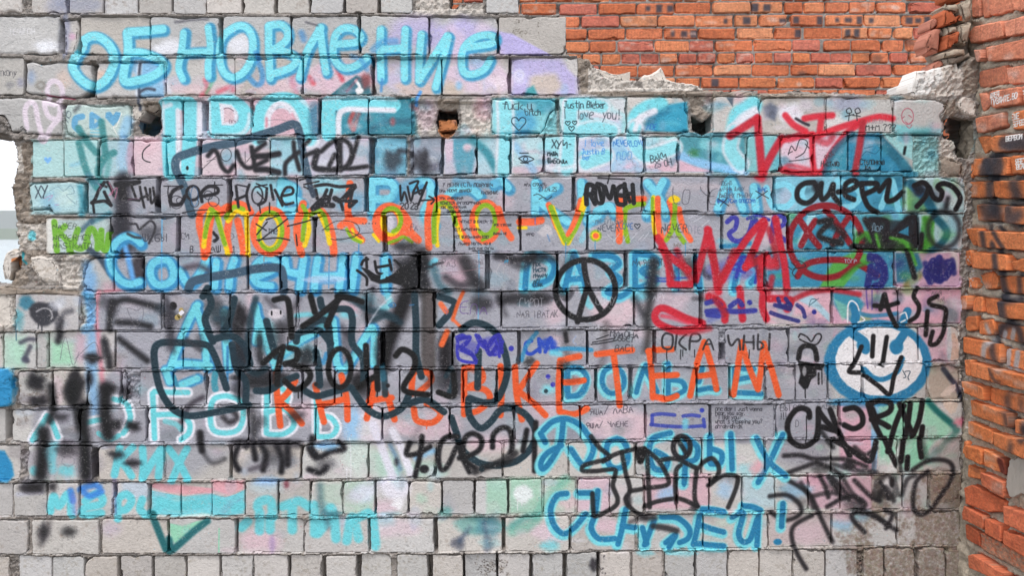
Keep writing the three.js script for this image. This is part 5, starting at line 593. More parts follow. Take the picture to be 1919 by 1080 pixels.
// small drawings
many('#2a282c', 3, 0.4, '1496 632 1500 626 1512 632 1520 640 1528 628 1536 626 1538 634 1528 646 1510 642 1498 636'); many('#232125', 10, 0.8, '1496 672 1500 654 1512 648 1526 654 1530 674'); F('#232125', 1, '1494 676 1546 684 1540 694 1530 692 1530 704 1520 712 1514 728 1506 730 1496 718 1500 700'); drip('#232125', 1509, 726, 20, 2.4); drip('#232125', 1540, 690, 30, 2.4); W('#9a989c', 1507, 696, 4, 9, 0.9, 1); drip('#232125', 1534, 700, 20, 4);
many('#1f1d22', 11, 1, '1516 782 1514 770 1500 765 1486 773 1475 794 1478 820 1492 834 1508 837 1524 828 1532 812|1533 766 1532 800 1529 824|1533 770 1548 790 1566 808|1555 768 1568 804 1580 830 1591 854|1560 806 1540 800|1582 767 1600 764 1613 776 1614 794 1598 803 1580 796|1626 757 1632 780 1640 800 1650 820|1626 757 1648 751 1667 756 1664 772 1632 785|1632 786 1650 792 1664 800|1692 760 1682 780 1674 802 1662 846|1684 757 1696 786 1709 814|1727 752 1720 790 1708 818|1727 800 1724 830 1728 858|1704 756 1700 790 1694 820 1690 866|1656 822 1666 846 1678 872|1702 858 1701 880|1560 824 1586 838 1612 856 1630 862 1640 828'); S('#1f1d22', 15, 1.2, '1628 758 1640 790'); many('#232126', 9, 2, '1600 838 1620 852 1640 840|1536 806 1560 838', 0.8); drip('#232126', 1510, 780, 60, 2); W('#2a2a2e', 1700, 812, 8, 6, 0.8, 2); S('#2f3a3a', 10, 4, '1730 830 1736 862', 0.6);
many('#201e22', 9, 2, '1470 855 1500 854 1528 861 1580 860 1622 874|1464 892 1496 880 1522 870|1530 868 1556 878 1580 893|1536 893 1546 912 1552 932|1552 895 1572 924|1442 930 1474 928 1498 946 1498 966 1470 976 1444 960|1470 897 1500 914 1520 932 1536 966 1560 1016|1522 967 1486 990 1490 1030 1510 1066|1550 950 1590 930 1620 945 1596 968 1620 998|1616 957 1652 977 1682 996|1712 882 1740 865 1775 865 1787 884 1766 922 1742 958 1725 966 1712 950 1717 905 1740 885|1560 896 1590 930|1600 900 1630 930 1650 940|1660 958 1672 966 1660 990', 0.85); W('#2a282c', 1590, 870, 12, 9, 0.9, 3); W('#2e2b2f', 1536, 878, 16, 10, 0.6, 5); W('#3a3638', 1600, 944, 16, 12, 0.6, 6); F('#28262a', 1.5, '1634 930 1640 900 1660 888 1680 894 1688 930 1670 940', 0.55); W('#d8d4d4', 1664, 912, 8, 16, 0.9, 3); W('#262428', 1672, 905, 5, 10, 0.9, 1.5); S('#2c2a2e', 7, 1.5, '1650 904 1660 920 1666 936', 0.9); S('#232126', 8, 1.5, '1686 860 1690 884', 0.7); S('#34323a', 10, 3, '1632 884 1636 866 1630 850', 0.6);
many('#232125', 9, 2.2, '1500 905 1516 930 1524 952|1580 900 1596 924 1612 942|1524 930 1560 924 1590 936|1646 938 1660 914 1676 940|1600 960 1640 966 1664 986|1560 870 1600 880 1640 884|1690 930 1700 900 1716 892', 0.7); W('#29272b', 1566, 912, 16, 12, 0.45, 6); W('#29272b', 1650, 930, 18, 10, 0.45, 6); W('#2a282c', 1500, 940, 14, 8, 0.4, 6);
// kind words, blue with turquoise halo
duo('#7fd2dc', 21, -2, 3, '#2b7aa2', 11, '1018 806 1036 790 1062 785 1086 796 1098 810 1112 836 1104 862 1090 870 1070 842|1055 792 1050 832 1034 862 1018 880 1014 868 1026 850 1052 836|1013 812 1022 830|1156 822 1140 830 1136 850 1142 872 1158 878 1174 868 1176 846 1168 828 1156 822|1256 812 1224 822 1216 846 1224 876 1244 880 1250 860 1228 846|1283 820 1284 862 1282 906|1286 820 1306 838 1304 860 1288 866|1330 818 1330 866|1334 842 1352 850 1350 868 1332 870|1370 814 1372 880|1418 822 1440 864 1472 892|1466 814 1446 860 1420 904');
duo('#7fd2dc', 20, -2, 3, '#2b7aa2', 11, '1062 926 1044 930 1032 955 1038 984 1056 1000 1076 990 1098 964|1086 924 1108 924|1120 920 1115 964 1108 990 1122 1010 1152 1010|1172 954 1166 990 1158 1020|1166 986 1190 990|1226 976 1208 1022|1204 990 1212 1020|1240 970 1270 972 1292 992 1290 1010 1274 1018|1248 1018 1266 1004 1254 1026|1312 964 1306 996 1300 1022|1312 985 1334 992 1356 998|1300 1020 1328 1022 1356 1024|1316 955 1336 956 1356 960|1372 970 1392 962 1384 1000 1392 1016 1406 1010 1418 974|1421 966 1418 1022|1394 948 1410 950 1424 956|1467 944 1465 988'); W('#2b7aa2', 1458, 1017, 8, 6, 1, 1); W('#7fd2dc', 1030, 1022, 16, 8, 0.8, 5); W('#7fd2dc', 1210, 1038, 14, 6, 0.6, 4); W('#7fd2dc', 1280, 1038, 30, 4, 0.6, 4); W('#8fd2dc', 1400, 880, 16, 10, 0.6, 5); W('#e0a0a8', 1420, 878, 14, 12, 0.7, 5); drip('#2b7aa2', 1282, 900, 10, 7);
// thin black figure over the words
many('#252327', 9, 1.1, '1107 817 1122 838 1142 857 1120 865 1095 872 1092 882 1115 883 1150 880 1152 893 1148 910 1157 935 1150 950 1118 968 1112 960 1110 925|1130 865 1152 852 1190 842 1207 842|1165 848 1172 885 1180 918 1172 935 1185 955 1210 970|1212 845 1215 910 1217 950|1215 847 1235 865 1252 897 1247 910 1210 915 1180 920|1240 862 1267 860 1305 877 1318 867 1335 860 1347 877 1342 897 1327 910|1330 910 1357 892 1382 895 1380 917 1365 952|1305 882 1302 910 1302 935 1307 950|1207 950 1230 940 1272 935 1307 950|1275 872 1267 882 1265 910 1267 942|1270 825 1286 850', 0.88); E('#2a272c', 10, 1, 1277, 838, 16, 20, 0.95); S('#1f1d20', 13, 1, '1198 846 1200 864 1206 842'); W('#2c292e', 1176, 938, 7, 14, 0.8, 3); W('#302d32', 1302, 950, 9, 8, 0.8, 3); S('#322f33', 12, 2.5, '1224 987 1246 990 1268 996', 0.85); W('#3a3438', 1212, 970, 14, 8, 0.7, 4); S('#3a3638', 8, 3, '1180 980 1200 972 1230 972', 0.6); W('#37333a', 1112, 1058, 8, 12, 0.85, 3); S('#3a363c', 6, 3, '1122 1042 1120 1060', 0.6); stain(1115, 1040, 1135, 1075, 160, 'rgba(50,46,52,0.5)', 1.6);
// pen on the turquoise course at the top right
say('fuck u', 942, 190, 15, '#24333c', 1.6, { wide: 0.66 }); say('bitch', 984, 205, 11, '#24333c', 1.5); S('#1f3a4a', 1.8, 0, heart(972, 231, 13)); say('Justin Bieber', 1057, 190, 12, '#24333c', 1.6, { wide: 0.56 }); say('I  love  you!', 1056, 205, 18, '#3a4650', 1.5, { wide: 0.5 }); for (const [x, y, r] of [[1064, 231, 4.5], [1077, 230, 4], [1071, 241, 5]]) S('#24333c', 1.5, 0, heart(x, y, r)); say('ЛОЕ', 1212, 232, 11, '#2a6ab0', 1.4);
say('ХУЙ-', 1034, 264, 14, '#1f3038', 2, { wide: 0.72 }); say('маша', 1026, 282, 10, '#1f3038', 2); say('ШаБолда', 1026, 296, 10, '#1f3038', 1.8); say('I love', 1094, 262, 12, '#5a9ae0', 1.6); say('Justin B', 1091, 279, 10, '#4a90dc', 1.5, { wide: 0.58 }); say('ber', 1092, 290, 9, '#4a90dc', 1.5); say('NEVERLOVE', 1149, 262, 12, '#3a7ac4', 1.6, { wide: 0.56 }); say('ПDD', 1156, 283, 16, '#5a92cc', 1.4); say('ВАКИ', 1217, 292, 13, '#26333c', 1.4, { rot: -0.25 }); say('25 ОН', 1224, 304, 12, '#26333c', 1.3, { rot: -0.2 }); many('#26333c', 1.8, 0, '972 297 984 292 1000 298 984 304 972 297|974 287 990 287|976 305 990 306'); E('#26333c', 1.4, 0, 985, 298, 4, 4);
many('#2a2a30', 1.6, 0, '1586 206 1592 202 1596 210 1588 212 1586 206|1592 212 1590 226|1584 218 1600 214|1602 206 1608 202 1612 210 1604 212 1602 206|1605 212 1606 226|1598 216 1612 218'); say('М+М ???', 1622, 233, 12, '#2a2a30', 1.5, { wide: 0.75 }); say('11.05.23', 1624, 224, 7, '#9a8088', 1.1); E('#b05a6a', 1.6, 0.2, 1700, 218, 11, 15, 0.9); many('#b05a6a', 1.5, 0.2, '1690 222 1694 218|1702 216 1708 220|1696 228 1702 232 1710 226|1698 236 1704 240 1708 234', 0.9); S('#3a3440', 5, 1, '1492 222 1506 230 1516 234');
many('#3a3038', 1.6, 0, '1476 290 1482 274 1490 282 1498 262 1512 266 1506 286 1490 296|1478 302 1500 300 1520 296|1476 288 1484 284|1508 270 1516 278'); say('рах', 1542, 290, 12, '#5a3a44', 1.4, { rot: -0.6 }); say('Насташо', 1539, 301, 10, '#2a2a30', 1.6, { wide: 0.58 }); say('Степонкив', 1612, 298, 10, '#1c2c34', 1.6, { wide: 0.62 }); say('ка', 1622, 308, 10, '#1c2c34', 1.6); many('#1f5a74', 1.4, 0, '1616 292 1624 284 1640 288 1648 280|1620 278 1636 274', 0.8); S('#20242a', 5, 1, '1696 276 1694 288');
many('#6a606a', 1, 0, '470 196 480 190 486 194|500 226 520 224 540 226 560 222', 0.5); say('ЮКИ', 430, 224, 7, '#8a7480', 0.9); S('#6a505c', 1.4, 0, '420 204 428 202 438 208');
say('рф', 946, 486, 7, '#3a8ab0', 1.6); many('#cbc6cc', 2, 0.4, '900 470 930 474 960 470', 0.2); W('#202024', 352, 315, 2.5, 4, 1, 0.5);
W('#d2cad0', 517, 588, 14, 10, 0.95, 1.5); many('#1c1c20', 3, 0.3, '510 584 510 590|527 583 527 588');
// --- surface grain and wear on everything
{
  const im = cx.getImageData(0, 0, front.w, front.h), d = im.data, w = front.w;
  for (let y = 0; y < front.h; y++) for (let x = 0; x < w; x++) {
    const k = (y * w + x) * 4, f = hash(x, y) - 0.5, m = noise(x * 0.35, y * 0.35) - 0.5, c = noise(x * 0.022, y * 0.03) - 0.5;
    let s = 1 + f * 0.05 + m * 0.055 + c * 0.045;
    if (noise(x * 0.24 + 40, y * 0.24) > 0.86 && noise(x * 0.02, y * 0.02 + 9) > 0.52) s *= 0.9;
    d[k] *= s; d[k + 1] *= s; d[k + 2] *= s;
    const fl = noise(x * 0.3 + 90, y * 0.34) * 0.6 + noise(x * 0.8, y * 0.8 + 30) * 0.4, zone = noise(x * 0.012 + 4, y * 0.014);
    if (fl > 0.8 - zone * 0.1 && zone > 0.5) { const m = 0.32; d[k] += (196 - d[k]) * m; d[k + 1] += (190 - d[k + 1]) * m; d[k + 2] += (186 - d[k + 2]) * m; }
  }
  cx.putImageData(im, 0, 0);
}

// ---------------------------------------------------------------- materials
const canvasTex = (c, srgb) => { const t = new THREE.CanvasTexture(c); if (srgb) t.colorSpace = THREE.SRGBColorSpace; t.wrapS = t.wrapT = THREE.ClampToEdgeWrapping; t.magFilter = THREE.LinearFilter; return t; };
const grain = grainTex(512, [[16, 1], [40, 1.4], [96, 1.4], [200, 1]]);
const grainOn = (face, metres) => { const t = grain.clone(); t.repeat.set((face.u1 - face.u0) / metres, (face.v1 - face.v0) / metres); t.needsUpdate = true; return t; };
const wallTex = canvasTex(wallC, true), glossTex = canvasTex(glossC, false);
const blockM = new THREE.MeshPhysicalMaterial({ specularIntensity: 0.7, map: wallTex, roughnessMap: glossTex, roughness: 1, bumpMap: grainOn(front, 0.34), bumpScale: 0.003 });
const bedM = new THREE.MeshPhysicalMaterial({ specularIntensity: 0.9, map: wallTex, roughnessMap: glossTex, roughness: 1, bumpMap: grainOn(front, 0.2), bumpScale: 0.006 });

// ---------------------------------------------------------------- ground, river, far shore
const floorY = 0;
{
  const c = canvas(512, 512), x = c.getContext('2d'), im = x.createImageData(512, 512);
  for (let j = 0; j < 512; j++) for (let i = 0; i < 512; i++) { const k = (j * 512 + i) * 4, v = 96 + (fbm(i * 0.03, j * 0.03) - 0.5) * 60 + (hash(i, j) - 0.5) * 26; im.data[k] = v + 4; im.data[k + 1] = v - 2; im.data[k + 2] = v - 9; im.data[k + 3] = 255; }
  x.putImageData(im, 0, 0); const t = canvasTex(c, true); t.wrapS = t.wrapT = THREE.RepeatWrapping; t.repeat.set(5, 4);
  const g = new THREE.BoxGeometry(11, 0.35, 11.2), m = structure('floor', g, new THREE.MeshStandardMaterial({ map: t, roughness: 0.95 })); m.position.set(-0.5, -0.175, 3.1);
}
structure('river', new THREE.PlaneGeometry(9000, 9000).rotateX(-Math.PI / 2), new THREE.MeshStandardMaterial({ color: 0x8a9ba2, roughness: 0.25 })).position.y = -22;
{
  const shore = (name, z, x0, x1, h, col) => {
    const s = new THREE.Shape(); s.moveTo(x0, 0);
    for (let i = 0; i <= 60; i++) s.lineTo(x0 + (x1 - x0) * i / 60, h * (0.55 + 0.6 * fbm(i * 0.21 + z, 3)));
    s.lineTo(x1, 0);
    const m = structure(name, new THREE.ExtrudeGeometry(s, { depth: 120, bevelEnabled: false }), new THREE.MeshStandardMaterial({ color: col, roughness: 1 })); m.position.set(0, -22, z);
  };
  shore('meadow', -2350, -4200, 900, 40, 0x5d7350); shore('hills', -3300, -6000, 1200, 118, 0x51635a);
}

// ---------------------------------------------------------------- the painted block wall
const wallBase = new THREE.Vector3(0, 0, -0.06);
const wall = thing('block_wall', 'broken pale block wall covered all over in layers of graffiti', 'wall', wallBase);
const solids = [];
for (const b of blockShapes) {
  const out = cornered(front, b.c, 0.0065); solids.push(out);
  part('block', stone(front, out, { base: wallBase, z: rr(-0.007, 0.005), tilt: [rr(-0.024, 0.024), rr(-0.03, 0.03)], rough: rr(0.0015, 0.004), chip: rr(0.001, 0.009), bevel: rr(0.0014, 0.003), bump: 0.001, step: 0.009, rings: [0.86, 0.5], depth: 0.11 }), blockM, wall);
}
for (const p of tracedBlocks) { const out = front.poly(p); solids.push(out); part('block', stone(front, out, { base: wallBase, z: rr(-0.004, 0.002), rough: 0.004, bevel: 0.007, bump: 0.002, step: 0.01, rings: [0.8, 0.45], depth: 0.11 }), blockM, wall); }
for (const [p, z, k] of rubble) {
  const out = front.poly(p), lump = k === 'mortar';
  part(k === 'clay' ? 'clay_fragment' : lump ? 'mortar_lump' : 'broken_block', stone(front, out, { base: wallBase, z, rough: lump ? 0.006 : 0.004, bevel: lump ? 0.014 : 0.008, bump: lump ? 0.008 : k === 'fluted' ? 0.003 : 0.006, step: 0.007, rings: [0.85, 0.65, 0.45, 0.22], depth: 0.1, dome: lump ? 0.012 : 0, flute: k === 'fluted' ? 0.014 : 0 }), blockM, wall);
}
// courses above, below and left of the picture
{
  const g = [], row = (y0, y1, x0, x1, n) => { for (let i = 0; i < n; i++) { const w = (x1 - x0) / n, a = x0 + i * w + 3, b = a + w - 6, c = [[a, y0], [b, y0], [b, y1], [a, y1]]; const out = cornered(front, c, 0.009); solids.push(out); g.push(stone(front, out, { base: wallBase, z: rr(-0.004, 0.003), rough: 0.002, bevel: 0.006, step: 0.03, depth: 0.11 })); } };
  row(-120, -52, -140, 970, 9); row(1116, 1160, -140, 1840, 16); row(-45, 25, -140, -24, 2); row(33, 101, -140, -24, 1); row(109, 177, -140, -16, 1); row(190, 244, -140, -24, 1);
  for (const [a, b] of [[556, 618], [625, 690], [699, 760], [769, 829], [839, 900], [908, 967], [977, 1037], [1045, 1108]]) row(a, b, -140, -34, 1);
  part('outer_blocks', mergeGeometries(g), blockM, wall, 'stuff');
}
part('mortar', mortarBed(front, solids, front.poly(wallOutline), pits.slice(0, -1).map((p) => front.poly(p)), { through: [front.poly(pits[pits.length - 1])], step: 0.004, thick: 0.24, base: wallBase, deep: 0.02, proud: 0.004, lump: 0.0075, freq: 75 }), bedM, wall);
// footing under the lowest course, down to the floor
{
  const a = front.at(-145, 1150)[0], b = side.o.x + 0.05, h = front.at(900, 1150)[1] + 0.01;
  const g = new THREE.BoxGeometry(b - a, h, 0.2); g.translate((a + b) / 2, h / 2, -0.13 - wallBase.z); part('footing', g, new THREE.MeshStandardMaterial({ color: 0x8d847a, roughness: 0.95, bumpMap: grain, bumpScale: 0.004 }), wall);
}
// little gold and white sticker
{
  const p = front.at(341, 588), base = new THREE.Vector3(p[0], p[1], 0.0075), s = thing('sticker', 'tiny white and gold flower sticker beside the round black dots', 'sticker', base);
  const tag = new THREE.BoxGeometry(0.019, 0.014, 0.0016); tag.rotateZ(0.75); tag.translate(0.004, 0.004, 0.003);
  part('tag', tag, new THREE.MeshStandardMaterial({ color: 0xe4e0e8, roughness: 0.5 }), s);
  const gold = new THREE.MeshStandardMaterial({ color: 0xa89258, roughness: 0.45 });
  for (const [x, y, r] of [[0.002, 0.014, 0.009], [-0.013, -0.014, 0.010], [-0.004, -0.008, 0.009]]) { const g = new THREE.CylinderGeometry(r, r * 1.05, 0.0016, 14); g.rotateX(Math.PI / 2); g.translate(x, y, 0.0006); part('petal', g, gold, s); }
}

// ---------------------------------------------------------------- red clay walls: colour of bricks and beds
function clayTone(dark = 0) { const h = rnd(); const c = h < 0.5 ? [204, 116, 78] : h < 0.7 ? [210, 126, 84] : h < 0.88 ? [194, 108, 88] : [212, 138, 98]; const k = rr(-12, 10) - dark; return c.map((v) => v + k); }
function clayCanvas(face, bricks, mortar, extra) {
  const c = canvas(face.w, face.h), x = c.getContext('2d'), q = face.k;
  x.fillStyle = mortar; x.fillRect(0, 0, face.w, face.h);
  const path = (p) => { x.beginPath(); p.map((a) => face.tex(a)).forEach((a, i) => (i ? x.lineTo(...a) : x.moveTo(...a))); x.closePath(); };
  for (const b of bricks) {
    const t = b.tone || clayTone(), p = b.out; path(p); x.fillStyle = rgb(...t); x.strokeStyle = x.fillStyle; x.lineWidth = 2; x.fill(); x.stroke();
    const us = p.map((a) => a[0]), vs = p.map((a) => a[1]), u0 = Math.min(...us), u1 = Math.max(...us), v0 = Math.min(...vs), v1 = Math.max(...vs);
    x.save(); path(p); x.clip();
    for (let i = 0; i < 26; i++) { const [a, d] = face.tex([rr(u0, u1), rr(v0, v1)]); x.fillStyle = rnd() < 0.5 ? `rgba(${t[0] - 34 | 0},${t[1] - 26 | 0},${t[2] - 14 | 0},0.3)` : `rgba(${t[0] + 22 | 0},${t[1] + 24 | 0},${t[2] + 20 | 0},0.28)`; x.beginPath(); x.ellipse(a, d, rr(0.002, 0.02) * q, rr(0.002, 0.008) * q, rr(-0.3, 0.3), 0, 6.3); x.fill(); }
    if (b.soot) for (const f of b.soot) { const [a, d] = face.tex([u0 + (u1 - u0) * f, (v0 + v1) / 2]); x.filter = `blur(${0.006 * q}px)`; x.fillStyle = 'rgba(56,58,72,0.85)'; const rw = rr(0.012, 0.026) * q, rh = rr(0.014, 0.028) * q; x.fillRect(a - rw, d - rh, 2 * rw, 2 * rh); x.filter = 'none'; }
    if (rnd() < 0.12) { x.filter = `blur(${0.01 * q}px)`; const [a, d] = face.tex([rr(u0, u1), rr(v0, v1)]); x.fillStyle = `rgba(66,58,60,${rr(0.2, 0.6)})`; x.beginPath(); x.ellipse(a, d, rr(0.02, 0.07) * q, rr(0.008, 0.03) * q, rr(-0.4, 0.4), 0, 6.3); x.fill(); x.filter = 'none'; }
    if (b.chalk) { x.filter = `blur(${0.006 * q}px)`; for (let i = 0; i < 4; i++) { const [a, d] = face.tex([rr(u0, u1), rr(v0, v1)]); x.fillStyle = 'rgba(206,178,168,0.5)'; x.beginPath(); x.ellipse(a, d, rr(0.01, 0.04) * q, rr(0.006, 0.016) * q, 0, 0, 6.3); x.fill(); } x.filter = 'none'; }
    if (b.dots) { x.fillStyle = 'rgba(120,52,34,0.5)'; for (let r = 0; r < 4; r++) for (let s = 0; s < 12; s++) { const [a, d] = face.tex([u0 + (u1 - u0) * (s + 0.7) / 12.4, v0 + (v1 - v0) * (r + 0.6) / 4.2]); x.fillRect(a - 1, d - 0.7, rr(1.4, 2.6), rr(1.0, 1.8)); } }
    if (rnd() < 0.5) { const [a, d] = face.tex([rr(u0, u1), v1]), e = face.tex([0, v0])[1]; x.strokeStyle = 'rgba(110,50,34,0.5)'; x.lineWidth = 1.1; x.beginPath(); x.moveTo(a, d); x.lineTo(a + rr(-2, 2), (d + e) / 2); x.lineTo(a + rr(-3, 3), e); x.stroke(); }
    x.restore();
  }
  if (extra) extra(x, q);
  const im = x.getImageData(0, 0, face.w, face.h), D = im.data;
  for (let j = 0; j < face.h; j++) for (let i = 0; i < face.w; i++) { const k = (j * face.w + i) * 4, s = 1 + (hash(i, j) - 0.5) * 0.12 + (noise(i * 0.2, j * 0.2) - 0.5) * 0.16 + (noise(i * 0.03, j * 0.04) - 0.5) * 0.12; D[k] *= s; D[k + 1] *= s; D[k + 2] *= s; }
  x.putImageData(im, 0, 0);
  return canvasTex(c, true);
}

// ---- far red wall behind the broken top
const backBase = new THREE.Vector3(1.3, 0, -2.12);
const red = thing('brick_wall', 'orange red clay brick wall rising behind the broken top of the painted wall', 'wall', backBase);
{
  const zx = (v) => v / 4 + 960, z4 = (v) => v / 4 + 1440, rows = [
    [4, 24, [70, 330, 355, 635, 650, 925, 932, 1210, 1220, 1490, 1505, 1785, 1792, 2025], [120, 255, 265, 420, 430, 600, 605, 800, 810, 1030, 1055, 1330]],
    [28, 48, [232, 505, 520, 800, 808, 1085, 1092, 1367, 1375, 1655, 1670, 1840, 1855, 2060], [165, 405, 425, 705, 715, 990, 1000, 1270]],
    [52, 72, [290, 560, 570, 845, 855, 1130, 1140, 1385, 1395, 1670, 1686, 1960], [50, 245, 265, 545, 550, 745, 750, 925, 940, 1080, 1090, 1270]],
    [75, 95, [300, 575, 580, 775, 790, 1060, 1070, 1325, 1330, 1510, 1525, 1800, 1810, 2095], [180, 385, 410, 610, 620, 835, 855, 1015, 1030, 1230]],
    [99, 117, [530, 660, 675, 812, 820, 955, 965, 1097, 1105, 1238, 1250, 1382, 1390, 1525, 1540, 1670, 1680, 1812, 1818, 1950], [40, 170, 180, 310, 315, 460, 465, 620, 630, 760, 770, 895, 910, 1045, 1060, 1190, 1200, 1315]],
    [121, 141, [660, 935, 945, 1210, 1225, 1505, 1510, 1790, 1797, 2075], [165, 365, 370, 645, 655, 925, 935, 1210, 1220, 1480]],
    [145, 164, [950, 1220, 1230, 1410, 1420, 1695, 1702, 1975], [70, 345, 350, 555, 560, 830, 845, 1110]],
    [168, 187, [1080, 1350, 1360, 1630, 1640, 1910, 1915, 2140], [230, 515, 525, 800, 810, 1080]],
  ];
  const soot = { '0:6': [0.1, 0.5], '0:3': [0.3, 0.6, 0.9], '1:6': [0.85], '1:4': [0.8], '1:5': [0.5], '1:7': [0.15, 0.9], '1:8': [0.3, 0.6, 0.9], '1:9': [0.2], '1:10': [0.2, 0.45, 0.7], '2:3': [0.25, 0.6, 0.92], '2:6': [0.9], '2:8': [0.2, 0.55], '6:2': [0.35], '0:12': [0.95] };
  const bricks = [];
  const sag = (x) => (x < 1440 ? (1440 - x) / 480 * 3.2 : 0);
  rows.forEach(([t, b, l, r], ri) => {
    const xs = []; for (let i = 0; i < l.length; i += 2) xs.push([zx(l[i]), zx(l[i + 1])]); for (let i = 0; i < r.length; i += 2) xs.push([z4(r[i]), z4(r[i + 1])]);
    let a = xs[0][0] - 3; while (a > 800) { xs.unshift([a - 66, a]); a -= 69; }
    a = xs[xs.length - 1][1] + 2.5; while (a < 2010) { xs.push([a, a + 67]); a += 69.5; }
    const off = xs.findIndex(([q]) => q >= zx(l[0]) - 0.5);
    xs.forEach(([x0, x1], i) => { const j = () => rr(-0.8, 0.8), y0 = sag(x0), y1 = sag(x1); bricks.push({ c: [[x0, t + y0 + j()], [x1, t + y1 + j()], [x1, b + y1 + j()], [x0, b + y0 + j()]], soot: soot[`${ri}:${i - off}`], seen: x1 > 840 && x0 < 1800 }); });
  });
  const extra = []; for (let k = 0; k < 5; k++) for (let i = 0; i < 18; i++) { const x0 = 800 + i * 69 + (k % 2) * 34, y = k < 4 ? -20 - k * 24 : 191; extra.push({ c: [[x0, y + sag(x0)], [x0 + 66, y + sag(x0 + 66)], [x0 + 66, y + 20 + sag(x0 + 66)], [x0, y + 20 + sag(x0)]], seen: k === 0 }); }
  const all = bricks.concat(extra), outs = [];
  for (const b of all) { b.c[0][0] += 0.5; b.c[3][0] += 0.5; b.c[1][0] -= 0.5; b.c[2][0] -= 0.5; b.c[0][1] += 0.7; b.c[1][1] += 0.7; b.out = cornered(back, b.c, 0.008); b.dots = rnd() < 0.28; b.chalk = rnd() < 0.2; outs.push(b.out); }
  const tex = clayCanvas(back, all, '#8f8882');
  const m = new THREE.MeshStandardMaterial({ map: tex, roughness: 0.9, bumpMap: grainOn(back, 0.3), bumpScale: 0.004 }), g = [];
  for (const b of all) { const geo = stone(back, b.out, { base: backBase, z: rr(-0.006, 0.008), rough: 0.006, chip: rr(0, 0.014), bevel: 0.006, bump: 0.0016, step: 0.03, depth: 0.1, tilt: [rr(-0.02, 0.02), rr(-0.05, 0.05)] }); if (b.seen) part('brick', geo, m, red); else g.push(geo); }
  part('outer_bricks', mergeGeometries(g), m, red, 'stuff');
  const top = back.at(1300, -118)[1], bot = back.at(1300, 214)[1], L = back.at(802, 100)[0], Rr = back.at(2010, 100)[0];
  part('mortar', mortarBed(back, outs, [[L, bot], [Rr, bot], [Rr, top], [L, top]], [], { step: 0.012, thick: 0.22, base: backBase, deep: 0.012, proud: -0.003, lump: 0.007, freq: 40 }), m, red);
  const lower = new THREE.BoxGeometry(Rr - L, bot + 0.01, 0.2); lower.translate((L + Rr) / 2 - backBase.x, (bot + 0.01) / 2 - backBase.y, -2.17 - backBase.z);
  part('lower_wall', lower, new THREE.MeshStandardMaterial({ color: 0xa65c3e, roughness: 0.95 }), red);
}

